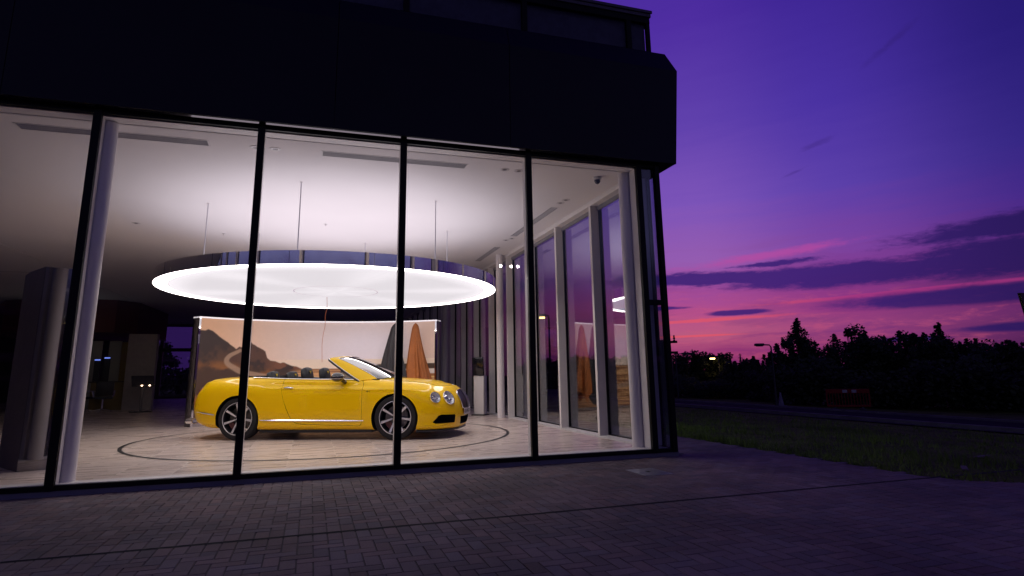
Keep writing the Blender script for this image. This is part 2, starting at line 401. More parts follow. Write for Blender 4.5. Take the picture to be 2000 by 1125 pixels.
# turntable in the floor (flush disc rim is a dark joint ring)
TC = (2.807, 4.09); TR = 3.178
tt = MB(); n = 180
for k in range(n):
    a0, a1 = 2*pi*k/n, 2*pi*(k+1)/n
    r0, r1 = TR-.052, TR
    tt.add([(TC[0]+r0*cos(a0), TC[1]+r0*sin(a0), FZ+.004), (TC[0]+r1*cos(a0), TC[1]+r1*sin(a0), FZ+.004), (TC[0]+r1*cos(a1), TC[1]+r1*sin(a1), FZ+.004), (TC[0]+r0*cos(a1), TC[1]+r0*sin(a1), FZ+.004)], [(0, 1, 2, 3)])
tt.build('turntable_joint', mat('joint_black', (.012, .011, .011), .6), B)
tm = MB(); tm.lathe([(TR-.060, 0), (TR-.053, 0), (TR-.053, .001), (TR-.060, .001)], 180, (TC[0], TC[1], FZ+.0035), closed=True)
tm.build('turntable_trim', mat('brushed_steel', (.6, .58, .58), .3, 1.), B)
# ceiling with grooves
cb = MB()
gx = [X0+.3, -9.2, -4.135, -4.105, 6.95]
cb.box(X0+.3, .215, CZ, -4.135, YB, CZ+.25); cb.box(-4.105, .215, CZ, 6.95, YB, CZ+.25); cb.box(-4.135, .215, CZ+.03, -4.105, YB, CZ+.25)
cb.build('ceiling', white, B)
sd = MB()
for y in (12.2, 21.): sd = MB(); sd.box(X0+.5, y, CZ-.001, -4.2, y+.03, CZ+.001); sd.build('ceiling_joint', mat('joint_shadow', (.1, .09, .09), .9), B)
# plinth, rails, mullions, glass of the front
pl = MB(); pl.box(X0, -.03, -.05, X1+.03, .16, .052, bev=.004); pl.build('plinth', mat('plinth_stone', (.17, .16, .21), .7, var=.15, vscale=1.5), B)
rl = MB(); rl.box(X0, -.045, .053, X1, .0, .104); rl.build('bottom_rail', blackm, B)
rl = MB(); rl.box(X0, -.045, 4.09, X1, .0, 4.155); rl.build('top_rail', blackm, B)
ib = MB(); ib.box(X0, .014, .053, 6.92, .205, .1065); ib.build('inner_sill', cream, B)
ib = MB(); ib.box(X0, .014, 4.078, 6.92, .1945, 4.150); ib.build('inner_head', cream, B)
ib = MB(); ib.box(.9, .17, 4.17, 5.1, .19, 4.31); ib.build('added_glow_panel', mat('added_glow', (.8, .78, .8), .6, emit=(.95, .80, .95), es=.20), B)  # added glowing panel, no known lamp: brightens the middle of the clerestory strip
for k in range(-8, 5):
    x = W*k; h = .0415
    m_ = MB(); m_.box(x-h, -.062, .053, x+h, -.0455, 4.15, bev=.003); m_.box(x-h+.003, -.044, 4.156, x+h-.003, .0, 4.328); m_.box(x-h+.004, -.046, .104, x+h-.004, .0, 4.09)
    m_.build('mullion', blackm, B)
    if k < 4:
        m_ = MB(); m_.box(x-.036, .014, .1065, x+.036, .105, 4.078, bev=.003); m_.build('inner_post', cream, B)
        g_ = MB(); g_.box(x+.036, .001, .1045, x+W-.036, .013, 4.0895); g_.build('glass_pane', glass, B)
m_ = MB(); m_.box(6.845, .014, .1065, 6.918, .18, 4.078, bev=.003); m_.build('inner_post', cream, B)
# corner bay
m_ = MB(); m_.box(7.148, -.062, .053, X1, .02, 4.158, bev=.004); m_.build('corner_post', blackm, B)
m_ = MB(); m_.box(6.9225, -.05, 2.05, 7.147, .03, 2.12, bev=.003); m_.build('transom', blackm, B)
g_ = MB(); g_.box(6.925, .001, .1045, 7.147, .013, 2.049); g_.build('glass_pane', sideglass, B)
g_ = MB(); g_.box(6.925, .001, 2.121, 7.147, .013, 4.0895); g_.build('glass_pane', sideglass, B)
m_ = MB(); m_.box(6.925, .25, .06, 7.07, .275, 4.09); m_.build('corner_panel', mat('corner_grey', (.16, .16, .24), .5), B)
m_ = MB(); m_.box(7.07, .24, .06, 7.10, .29, 4.09); m_.build('corner_bead', blackm, B)
ib = MB(); ib.box(6.925, .015, .053, 7.146, .249, .10); ib.build('inner_sill', cream, B)
# side wall: inner posts, sill, head, glass, outer caps
S0, SP = 1.825, 1.64
ib = MB(); ib.box(6.965, .30, .05, 7.14, YB, .115); ib.build('side_sill', cream, B)
ib = MB(); ib.box(6.965, .30, 4.0, 7.14, YB, 4.2); ib.build('side_head', cream, B)
ob = MB(); ob.box(7.141, .02, .053, 7.20, YB, .11); ob.box(7.141, .02, 3.985, 7.20, YB, 4.155); ob.build('side_rail', blackm, B)
for k in range(-1, 18):
    y = S0+SP*k
    m_ = MB(); m_.box(6.975, y, .116, 7.128, y+.075, 3.999, bev=.003); m_.build('side_post', cream, B)
    m_ = MB(); m_.box(7.129, y+.002, .111, 7.2, y+.073, 3.984); m_.build('side_cap', blackm, B)
    if k < 17:
        g_ = MB(); g_.box(7.150, y+.076, .112, 7.162, y+SP+.001, 3.983); g_.build('side_glass_pane', wallglass, B)
        m_ = MB(); m_.box(7.10, y+.0755, 3.93, 7.139, y+SP-.0005, 3.999); m_.box(7.132, y+.0755, .1155, 7.14, y+.092, 3.93, 1); m_.box(7.132, y+SP-.018, .1155, 7.14, y+SP-.0005, 3.93, 1); m_.box(7.132, y+.092, .1155, 7.14, y+SP-.018, .132, 1); m_.build('window_frame', [mat('frame_grey', (.2, .19, .2), .5), blackm], B)
g_ = MB(); g_.box(7.150, .021, .112, 7.162, S0-SP-.001, 3.983); g_.build('side_glass_pane', wallglass, B)
# columns
for (x, y) in ((.056, .205), (6.812, .278), (6.82, 6.86), (6.82, 13.4), (-6.80, .205), (-6.80, 6.86)):
    m_ = MB(); m_.lathe([(.088, 0), (.088, CZ-FZ-.001)], 48, (x, y, FZ)); m_.lathe([(.088, 0), (.094, 0), (.094, .012), (.088, .012)], 48, (x, y, FZ+.0005)); m_.build('column', colm, B, True)
# fascia: dark projecting band with chamfered top, side flaring slightly outwards
fa = MB()
prof = [(-.16, 4.148), (-.175, 5.66), (-.06, 5.99), (.30, 5.99), (.30, 4.331), (-.085, 4.331), (-.12, 4.148)]
xsj = [X0]+[-11.2, -7.76, -4.32, -.88, 2.56, 4.87]
for i in range(len(xsj)):
    a = xsj[i]; b_ = xsj[i+1]-.008 if i+1 < len(xsj) else None
    if b_ is not None:
        fa.add([(a, y, z) for y, z in prof]+[(b_, y, z) for y, z in prof], [tuple(range(7))[::-1], tuple(range(7, 14))]+[(j, (j+1) % 7, (j+1) % 7+7, j+7) for j in range(7)])
    else:
        xe = [7.46, 7.585, 7.465, 7.465, 7.47, 7.47, 7.46]
        fa.add([(a, y, z) for y, z in prof]+[(e, y, z) for e, (y, z) in zip(xe, prof)], [tuple(range(7))[::-1], tuple(range(7, 14))]+[(j, (j+1) % 7, (j+1) % 7+7, j+7) for j in range(7)])
# side fascia
sp_ = [(7.21, 4.149), (7.46, 4.149), (7.584, 5.66), (7.464, 5.989), (7.21, 5.989)]
fa.add([(x, .31, z) for x, z in sp_]+[(x, YB, z) for x, z in sp_], [tuple(range(5))[::-1], tuple(range(5, 10))]+[(j, (j+1) % 5, (j+1) % 5+5, j+5) for j in range(5)])
fa.box(X0, -.15, 4.152, 7.2, -.125, 4.5); fa.box(7.205, -.152, 4.1495, 7.457, .312, 5.6); fa.build('fascia', darkp, B)
so = MB(); so.box(X0, .001, 4.1565, 6.92, .012, 4.328); so.build('clerestory_glass', glass, B)
so = MB(); so.box(X0, .195, 4.071, 6.92, .2145, 4.329); so.box(X0, .014, 4.3175, 6.92, .195, 4.329); so.build('blind_pocket', mat('pocket_white', (.85, .82, .82), .5), B)
# upper storey
ub = MB(); ub.box(X0, -.02, 5.9, 7.25, .0, 6.02); ub.box(X0, -.03, 6.50, 7.252, .03, 6.60); ub.box(7.19, -.025, 5.95, 7.25, .03, 6.50)
ub.box(7.24, .03, 5.95, 7.25, YB, 6.02); ub.box(7.2, .03, 6.5, 7.252, YB, 6.6); ub.build('upper_frame', blackm, B)
for k in range(-8, 5):
    m_ = MB(); m_.box(W*k-.04, -.025, 6.02, W*k+.04, .03, 6.50); m_.build('upper_mullion', blackm, B)
g_ = MB(); g_.box(X0, .001, 6.02, 7.19, .012, 6.5); g_.build('upper_glass', MATS['window_glass'], B)
g_ = MB(); g_.box(7.22, .03, 6.02, 7.232, YB, 6.5); g_.build('upper_glass', MATS['window_glass'], B)
ub = MB(); ub.box(X0, .07, 5.992, 7.205, YB, 6.499); ub.build('upper_wall', mat('upper_blind', (.05, .05, .075), .8, var=.2), B)
ub = MB(); ub.box(X0, -.05, 6.601, 7.27, YB, 6.70, bev=.004); ub.box(X0, -.07, 6.66, 7.285, -.0505, 6.705); ub.build('roof_cap', mat('roof_cap_metal', (.09, .075, .10), .5, .3, var=.1), B)
sb = MB(); sb.box(X0+.01, .302, 4.33, 7.208, YB, 5.98); sb.build('slab', darkp, B)
# rear, left walls
wl = MB(); wl.box(X0, .21, -.1, X0+.29, YB, 4.148); wl.build('left_wall', mat('grey_wall', (.14, .13, .13), .8), B)
wl = MB(); wl.box(X0, YB+.001, -.1, -7.0, YB+.3, 4.149); wl.box(-1.2, YB+.001, -.1, 7.2, YB+.3, 4.149); wl.box(-7.0, YB+.001, 3.95, -1.2, YB+.3, 4.149); wl.build('rear_wall', MATS['grey_wall'], B)
for i, x in enumerate((-7.0, -5.35, -3.7, -2.05)):
    f_ = MB()
    for (a, b1, c1, d1) in ((x, .1, x+.09, 3.95), (x+1.56, .1, x+1.65, 3.95), (x+.09, 2.6, x+1.56, 2.78), (x+.09, .1, x+1.56, .25)): f_.box(a, YB+.05, b1, c1, YB+.2, d1)
    if x > -3: continue
    o = f_.build('rear_window', mat('olive_frame', (.11, .105, .07), .6), B)
    g_ = MB(); g_.box(x+.09, YB+.1, .25, x+1.56, YB+.11, 3.95); g_.build('pane', glassmat('tinted_glass', (.8, .75, .85), 1.) if 'tinted_glass' not in MATS else MATS['tinted_glass'], o)
wl = MB(); wl.box(-2.05, YB+.0, .1, -1.2, YB+.3, 3.95); wl.build('rear_pier', MATS['grey_wall'], B)

# ceiling fittings (parts of the building)
def vent(x0, y0, x1, y1):
    b = MB(); fr = .012
    lx = (x1-x0) > (y1-y0)
    b.box(x0-.02, y0-.02, CZ-.006, x1+.02, y0, CZ-.0005); b.box(x0-.02, y1, CZ-.006, x1+.02, y1+.02, CZ-.0005)
    b.box(x0-.02, y0, CZ-.006, x0, y1, CZ-.0005); b.box(x1, y0, CZ-.006, x1+.02, y1, CZ-.0005)
    b.box(x0, y0, CZ-.0015, x1, y1, CZ-.0005, 1)
    for i in range(1, 5):
        f = i/5
        if lx: yy = y0+(y1-y0)*f; b.box(x0, yy-.0045, CZ-.006, x1, yy+.0045, CZ-.0015)
        else: xx = x0+(x1-x0)*f; b.box(xx-.0045, y0, CZ-.006, xx+.0045, y1, CZ-.0015)
    b.build('air_vent', [mat('vent_white', (.72, .69, .70), .5), mat('vent_dark', (.02, .018, .03), .7)], B)
vent(-.98, .48, 1.04, .65); vent(2.44, .48, 4.41, .64); vent(-4.0, .48, -2.4, .65)
for (a, b_) in ((2.3, 4.7), (5.9, 7.8), (9.4, 11.4)): vent(6.43, a, 6.56, b_)
def downlight(x, y, r=.055, m2=None):
    b = MB(); b.lathe([(r*.62, .0), (r*.62, -.004), (r*1.1, -.008), (r*1.3, -.004), (r*1.3, 0)], 24, (x, y, CZ-.0005)); b.lathe([(0.0001, -.001), (r*.62, -.001)], 24, (x, y, CZ-.0005), k=1)
    b.build('downlight', [mat('light_trim', (.6, .57, .58), .3), mat('lens_off', (.16, .14, .15), .15)], B, True)
for (x, y) in ((5.0, .55), (5.22, .55), (6.505, 1.80), (6.485, 2.0), (1.60, .57), (1.845, .56), (6.46, 5.15), (6.54, 4.96), (-.9, 3.4), (-3.4, .57), (-3.15, .57), (-.9, 5.4)): downlight(x, y)
for (x, y) in ((.57, 5.94), (2.565, 4.6), (-2.8, 2.5), (5.6, 9.5)):
    b = MB(); b.lathe([(.0001, -.03), (.012, -.03), (.014, -.01), (.035, -.004), (.035, 0)], 16, (x, y, CZ-.0005)); b.build('sprinkler', MATS['light_trim'], B, True)
b = MB(); b.lathe([(.065, 0), (.065, -.02), (.05, -.028), (.05, -.045)], 28, (6.49, .53, CZ)); b.lathe([(.05, -.045), (.046, -.07), (.032, -.092), (.012, -.104), (.0001, -.106)], 28, (6.49, .53, CZ), k=1)
so_ = b.build('dome_camera', [mat('cam_white', (.6, .58, .6), .4), mat('cam_dome', (.01, .01, .012), .08)], None, True)
tag(so_, 'small dark dome security camera under the ceiling near the right column', 'security camera')

# ------------------------------------------------------------------ ring pendant: huge lit disc
LR, LZ, LT = 2.956, 2.666, .19
L = empty('disc_pendant', (TC[0], TC[1], LZ), 0, 'huge round white glowing ceiling disc with a polished rim hung over the yellow car', 'pendant light')
def emis(name, col, st, spokes=False):
    m = bpy.data.materials.new(name); m.use_nodes = True; t = NT(m.node_tree); m.node_tree.nodes.clear()
    e = t.node('ShaderNodeEmission'); e.inputs[0].default_value = (*col, 1); e.inputs[1].default_value = st
    if spokes:
        tc = t.node('ShaderNodeTexCoord'); sp = t.node('ShaderNodeSeparateXYZ'); t.l.new(tc.outputs['Object'], sp.inputs[0])
        an = t.math('ARCTAN2', sp.outputs[1], sp.outputs[0]); r = t.math('SQRT', t.math('ADD', t.math('POWER', sp.outputs[0], 2.), t.math('POWER', sp.outputs[1], 2.)))
        # lamps behind the stretched fabric: brighter towards the hem and over radial lamp rows
        sd_ = t.math('ABSOLUTE', t.math('SINE', t.math('MULTIPLY', t.math('ADD', an, .26), 3.)))
        rows = t.math('MULTIPLY', t.smooth(sd_, .95, 0.), t.smooth(r, .6, 2.4, .25, .6))
        rim = t.smooth(r, 2.25, 2.8)
        seam = t.smooth(t.math('MULTIPLY', sd_, r), .012, .03, .93, 1.)
        val = t.math('MULTIPLY', t.math('ADD', st, t.math('MULTIPLY', t.math('MAXIMUM', rows, rim), st*.3)), t.mix(t.math('LESS_THAN', r, .72), seam, (1, 1, 1)))
        cen = t.smooth(r, .9, .2, 0, st*.10)
        t.l.new(t.math('ADD', val, cen), e.inputs[1])
    o = t.node('ShaderNodeOutputMaterial'); t.l.new(e.outputs[0], o.inputs[0]); MATS[name] = m; return m
ECOL = (1.0, .915, 1.0)
em_in = emis('diffuser_fabric', (1.0, .93, .975), .86, True); em_rim = emis('diffuser_edge', (1, .90, .86), 10.5); em_up = emis('uplight', (1.0, .90, .97), 1.5)
def ringdisc(r0, r1, z, seg=128):
    b = MB()
    for k in range(seg):
        a0, a1 = 2*pi*k/seg, 2*pi*(k+1)/seg
        if r0 > 0: b.add([(r0*cos(a0), r0*sin(a0), z), (r1*cos(a0), r1*sin(a0), z), (r1*cos(a1), r1*sin(a1), z), (r0*cos(a1), r0*sin(a1), z)], [(0, 1, 2, 3)])
        else: b.add([(0, 0, z), (r1*cos(a0), r1*sin(a0), z), (r1*cos(a1), r1*sin(a1), z)], [(0, 1, 2)])
    return b
ringdisc(.755, 2.73, 0).build('diffuser', em_in, L)
ringdisc(0, .745, 0).build('centre_diffuser', em_in, L)
ringdisc(2.74, LR-.006, -.001).build('edge_diffuser', em_rim, L)
sm = mat('seam_grey', (.5, .46, .52), .5, emit=(.9, .8, .95), es=.62)
b = ringdisc(.735, .760, -.0005); b2 = ringdisc(2.725, 2.745, -.0005); b.add(b2.v, b2.f); b.build('diffuser_seam', sm, L)
b = MB(); b.lathe([(LR-.006, 0), (LR, -.003), (LR, LT), (LR-.03, LT), (LR-.03, LT-.03), (LR-.006, .002)], 160, closed=True)
b.build('rim', mat('chrome_rim', (.78, .78, .80), .03, 1.), L, True)
ringdisc(0, LR-.031, LT-.06).build('top_diffuser', em_up, L)
for k in range(6):
    a = radians(-107+60*k); x, y = 2.25*cos(a), 2.25*sin(a)
    b = MB(); b.tube([(x, y, LT-.05), (x, y, CZ-LZ-.001)], .009, 8); b.lathe([(.0001, CZ-LZ-.008), (.022, CZ-LZ-.008), (.022, CZ-LZ-.001)], 16, (x, y, 0), k=1); b.build('suspension_rod', [mat('rod_steel', (.62, .61, .66), .35, .5), white], L, True)
for k in range(16):
    a = radians(8+22.5*k); x, y = (LR+.0012)*cos(a), (LR+.0012)*sin(a)
    b = MB(); b.box(-.0006, -.004, .0, .0012, .004, LT); b.xf(Matrix.Translation((x, y, 0)) @ Matrix.Rotation(a, 4, 'Z')); b.build('rim_joint', mat('rim_joint', (.3, .29, .33), .2, 1.), L)
# orange cord below
pts = [(0, 0, 2.665), (.01, 0, 2.45), (-.015, .0, 2.3), (-.01, 0, 2.1), (-.035, 0, 1.95), (-.05, .0, 1.75), (-.045, 0, 1.62), (-.035, 0, 1.40)]
b = MB(); sp_ = crspline(pts, 5); b.tube([(2.66+q[0], 4.9+q[1], q[2]) for q in sp_], .0045, 6)
tag(b.build('cord', mat('orange_cord', (.62, .14, .04), .5), None, True), 'thin orange cord dangling from the glowing disc above the car seats', 'cord')

# ------------------------------------------------------------------ curved backdrop with a printed coast picture
def backdrop(name, cx0, cy0, RR, a0, a1, zt, label, thick=.22, picture=True):
    E_ = empty(name, (cx0, cy0, FZ), 0, label, 'display wall'); H = zt-FZ
    NA, NZ = (460, 190) if picture else (40, 4)
    z0, z1 = .085, H-.035
    V = []; F = []
    for j in range(NZ+1):
        for i in range(NA+1):
            a = a0+(a1-a0)*i/NA; V.append((RR*cos(a), RR*sin(a), z0+(z1-z0)*j/NZ))
    for j in range(NZ):
        for i in range(NA): q = j*(NA+1)+i; F.append((q, q+1, q+NA+2, q+NA+1))
    pm = mat('backlit_print' if picture else 'plain_print', (.5, .5, .5), .45)
    o = meshobj('picture' if picture else 'wall_face', V, F, pm, E_, True)
    if picture:
        U, Vv = np.meshgrid(np.linspace(0, 1, NA+1), np.linspace(0, 1, NZ+1))
        rs = np.random.RandomState(4)
        def vn(sx, sy, oct=5, seed=0):
            out = np.zeros_like(U); amp = 1; tot = 0; r_ = np.random.RandomState(seed)
            for o_ in range(oct):
                gx, gy = int(sx*2**o_)+2, int(sy*2**o_)+2; g = r_.rand(gy+1, gx+1)
                x = U*(gx-1); y = Vv*(gy-1); xi = x.astype(int); yi = y.astype(int); fx = x-xi; fy = y-yi; fx = fx*fx*(3-2*fx); fy = fy*fy*(3-2*fy)
                out += amp*((g[yi, xi]*(1-fx)+g[yi, xi+1]*fx)*(1-fy)+(g[yi+1, xi]*(1-fx)+g[yi+1, xi+1]*fx)*fy); tot += amp; amp *= .5
            return out/tot
        L_ = lambda c: np.array(srgb(*c))
        def lerp(a, b, t): t = np.clip(t, 0, 1)[..., None]; return a*(1-t)+b*t
        ss = lambda x, a, b: (lambda q: q*q*(3-2*q))(np.clip((x-a)/(b-a), 0, 1))
        # sky of the print: warm left, pale lilac upper middle, cream low down
        sky = lerp(L_((206, 160, 128))[None, None], L_((206, 184, 178))[None, None], ss(U, .0, .5))
        sky = lerp(sky, L_((212, 200, 208))[None, None], ss(1-np.hypot((U-.68)*1.6, (Vv-.72)*1.3), .45, .95))
        sky = lerp(sky, L_((226, 190, 150))[None, None], ss(.62-Vv, 0, .22)*ss(.75-U, 0, .4))
        sky = lerp(sky, L_((202, 172, 158))[None, None], ss(U, .8, 1.0))
        sea = ss(.60+.002*np.sin(U*30)-Vv, 0, .004)*ss(U, .25, .4)
        sky = lerp(sky, L_((214, 190, 170))[None, None], sea*.8)
        img = sky
        n1_ = vn(10, 4, 6, 1); n2_ = vn(26, 10, 5, 2); n3_ = vn(3, 70, 4, 3)
        def ridge(pts): 
            xs_, ys_ = zip(*pts); return np.interp(U, xs_, ys_)
        h1 = ridge([(0, .87), (.008, .884), (.028, .883), (.042, .898), (.06, .885), (.08, .852), (.102, .809), (.124, .775), (.14, .735), (.158, .700), (.18, .62), (.24, .5), (1, .0)])+(n2_-.5)*.03
        m1 = ss(h1-Vv, 0, .012)
        rock = lerp(L_((52, 38, 37))[None, None], L_((96, 64, 47))[None, None], ss(n2_*.7+n1_*.3, .47, .68)*ss(.76-Vv, -.1, .35))
        img = lerp(img, rock, m1)
        h2 = ridge([(0, 0), (.13, .60), (.150, .68), (.158, .709), (.168, .734), (.184, .722), (.2, .765), (.214, .775), (.222, .76), (.242, .734), (.254, .714), (.272, .683), (.28, .619), (.294, .588), (.314, .582), (.334, .561), (.35, .571), (.376, .544), (.402, .521), (.43, .495), (.5, .47), (1, .46)])+(n2_-.5)*.03*(U < .45)
        m2 = ss(h2-Vv, 0, .010)
        rock2 = lerp(L_((52, 38, 38))[None, None], L_((108, 68, 52))[None, None], ss(n2_, .42, .60)*(.35+.65*ss(U, .26, .34)))
        img = lerp(img, rock2, m2)
        # warm scrub foreground
        scr = lerp(L_((66, 46, 38))[None, None], L_((128, 80, 44))[None, None], ss(n1_*.6+.4*n2_, .48, .66))
        img = lerp(img, scr, ss(.56-Vv+.20*(.15-U)+(n1_-.5)*.12, 0, .09)*ss(.50-U, 0, .15))
        # flat plain with motion streaks at the right
        pln = lerp(L_((128, 84, 56))[None, None], L_((190, 142, 98))[None, None], ss(n3_, .4, .6))
        img = lerp(img, pln, ss(.505-Vv, 0, .012)*ss(U, .36, .42))
        # winding road
        for (pts, w0, w1) in ((([(.172, .69), (.152, .664), (.134, .639), (.122, .598), (.128, .557), (.150, .520), (.185, .475), (.25, .435), (.36, .38), (.5, .3), (.7, .2)]), .0035, .014),):
            P_ = crspline(np.array(pts), 12); rd = np.full(U.shape, 9.); wd_ = np.zeros_like(U)
            for i, q in enumerate(P_):
                w = w0+(w1-w0)*i/len(P_)+.006; d = np.hypot((U-q[0]), (Vv-q[1])*.44)/w; rd = np.minimum(rd, d)
            img = lerp(img, L_((152, 122, 102))[None, None]*(.9+.2*n3_[..., None]), ss(1.0-rd, 0, .5)*.8)
        # guard rail band across the right part
        for (v0, v1, c_) in ((.487, .540, (74, 58, 50)), (.43, .482, (206, 188, 178)), (.40, .43, (150, 96, 60)), (.392, .402, (216, 170, 110)), (.30, .33, (110, 76, 56))):
            img = lerp(img, L_(c_)[None, None], ss(Vv, v0-.004, v0)*ss(v1-Vv, -.004, 0)*ss(U, .70, .735))
        img = img*(.97+.06*vn(90, 60, 2, 9))[..., None]
        ca = o.data.color_attributes.new('print', 'FLOAT_COLOR', 'POINT'); arr = np.ones((U.size, 4), np.float32); arr[:, :3] = img.reshape(-1, 3); ca.data.foreach_set('color', arr.ravel())
        t = NT(pm.node_tree); bs = pm.node_tree.nodes['Principled BSDF']; at = t.node('ShaderNodeAttribute', attribute_name='print')
        t.l.new(at.outputs[0], bs.inputs['Base Color']); t.l.new(at.outputs[0], bs.inputs['Emission Color']); bs.inputs['Emission Strength'].default_value = .42
    def arcbox(r0, r1, za, zb, name, m, aa=a0, ab=a1, n=60, smooth=True):
        b = MB(); V = []
        for i in range(n+1):
            a = aa+(ab-aa)*i/n
            for (r, z) in ((r0, za), (r1, za), (r1, zb), (r0, zb)): V.append((r*cos(a), r*sin(a), z))
        F = [(i*4+j, i*4+(j+1) % 4, (i+1)*4+(j+1) % 4, (i+1)*4+j) for i in range(n) for j in range(4)]+[(0, 1, 2, 3), (n*4+3, n*4+2, n*4+1, n*4)]
        b.add(V, F); return b.build(name, m, E_, smooth)
    chrome = mat('display_chrome', (.80, .78, .80), .04, 1.)
    arcbox(RR+.006, RR+thick-.01, .0, H-.002, 'back_panel', mat('panel_taupe', (.30, .26, .25), .5), a0, a1)
    arcbox(RR-.03, RR+.005, .0, .084, 'skirting', mat('skirting_metal', (.55, .5, .5), .25, .8))
    arcbox(RR-.035, RR+thick, H-.03, H, 'top_light' if picture else 'top_trim', mat('top_led', (.9, .88, .9), .3, emit=(1, .93, 1), es=.75) if picture else mat('top_trim_dark', (.3, .28, .28), .4))
    da = .045/RR
    for s in (0, 1):
        aa, ab = (a0-da, a0) if s == 0 else (a1, a1+da)
        arcbox(RR-.035, RR+thick, 0, H-.031, 'end_cap', chrome, aa, ab, 2, False)
    return E_
BR = 4.50
aL = atan2(7.55-4.1, .02-2.807); aR = atan2(7.83-4.1, 5.47-2.807)
bd = backdrop('display_wall', 2.807, 4.1, BR, aL, aR, 2.50, 'curved backlit wall printed with a coastal mountain road behind the yellow car')
# second display stand at the left, seen from its mirror-like end
D2 = empty('display_stand', (-.77, 1.283, FZ), 0, 'tall taupe curved panel with a mirror polished end at the far left', 'display wall')
H2 = 2.42; ang = radians(35)
def loc2(u, v): # u along mirror end, v back
    return (u*cos(ang)*.9, u*sin(ang)*.9+0)
ex = Vector((.58, .27)).normalized()
back = [(0, 0), (-.16, .23), (-.33, .48), (-.50, .80), (-.60, 1.2), (-.62, 1.8), (-.55, 2.5)]
endw = .50
fr_ = [(p[0]+ex.x*endw*(1-.35*i/6)+.0, p[1]+ex.y*endw*(1-.35*i/6)) for i, p in enumerate(back)]
b = MB(); poly = back+fr_[::-1]
b.prism([(p[0], p[1]) for p in poly], 0.0, H2); b.build('panel_body', mat('panel_taupe2', (.13, .108, .10), .8, var=.05, spec=.1), D2)
n_ = Vector((ex.y, -ex.x))
b = MB(); c_ = [(n_.x*.004, n_.y*.004), (ex.x*endw+n_.x*.004, ex.y*endw+n_.y*.004), (ex.x*endw+n_.x*.03, ex.y*endw+n_.y*.03), (n_.x*.03, n_.y*.03)]
b.prism(c_, .0, H2-.004)
b.build('mirror_end', mat('mirror_end', (.22, .21, .23), .04, 1.), D2)
b = MB(); b.box(-.5, .55, 1.40, -.2, .56, 1.404); 
# folded hides hanging from the wall
def hide(name, px, py, ztop, zbot, w, m, label, seed):
    r = random.Random(seed); ang_ = atan2(4.1-py, 2.807-px); NU, NV = 72, 40; V = []; F = []
    ph = [r.uniform(0, 6.28) for _ in range(5)]
    for j in range(NV+1):
        f = j/NV
        rad = w*(min(1, f/.06)**.5*.20+.80*(1-math.exp(-1.9*f))*(.62+.42*f))
        for i in range(NU):
            a = 2*pi*i/NU
            rip = 1+min(1, f*1.8)*(.20*sin(7*a+ph[0]+.9*f)+.12*sin(12*a+ph[1]-1.4*f)+.10*sin(4*a+ph[2]+2*f))
            x = rad*rip*cos(a)*.92+.05*sin(2.6*f+ph[3]); y = rad*rip*sin(a)*.55
            z = ztop-(ztop-zbot)*f
            z += (.22*sin(2*a+ph[3])+.10*sin(5*a+ph[4]))*max(0, (f-.55)/.45)**1.5
            V.append((x, y, z))
    for j in range(NV):
        for i in range(NU): F.append((j*NU+i, j*NU+(i+1) % NU, (j+1)*NU+(i+1) % NU, (j+1)*NU+i))
    F.append(tuple(range(NU))[::-1])
    Mx = Matrix.Translation((px, py, 0)) @ Matrix.Rotation(ang_-pi/2, 4, 'Z')
    V = [tuple(Mx @ Vector(v)) for v in V]
    o = meshobj(name, V, F, m, None, True, 80)
    tag(o, label, 'leather hide', 'leather hides hanging before the curved wall')
or_l = mat('orange_leather', (.42, .13, .028), .55, bump=.15, bscale=160, var=.12, vscale=5); gy_l = mat('charcoal_leather', (.035, .034, .042), .5, bump=.15, bscale=160)
hide('hanging_hide', 4.92, 7.74, 2.42, .55, .37, or_l, 'orange leather hide hanging in folds before the curved wall', 1)
hide('hanging_hide', 4.42, 7.98, 2.42, .55, .39, gy_l, 'charcoal leather hide hanging in folds beside the orange one', 2)

# ------------------------------------------------------------------ the car (x forward, y left, z up, origin between the axles on the floor)
CAR = empty('convertible_car', (2.9256, 4.2332, FZ), radians(-25.13), 'bright yellow open top convertible on the turntable under the glowing disc', 'car')
paint = bpy.data.materials.new('yellow_paint'); paint.use_nodes = True; pb = paint.node_tree.nodes['Principled BSDF']
pb.inputs['Base Color'].default_value = (1.0, .61, .0, 1); pb.inputs['Roughness'].default_value = .4; pb.inputs['Coat Weight'].default_value = .65; pb.inputs['Coat Roughness'].default_value = .02; pb.inputs['Specular IOR Level'].default_value = .1
blackpl = mat('black_trim', (.012, .012, .013), .35); chrome = mat('chrome', (.93, .92, .93), .16, 1.); rubber = mat('tyre_rubber', (.018, .017, .018), .75, spec=.3)
leather = mat('black_leather', (.022, .022, .026), .5, bump=.15, bscale=120); wellm = mat('wheel_well', (.008, .008, .008), .95, spec=.1)
cabin = mat('cabin_trim', (.018, .017, .018), .65)
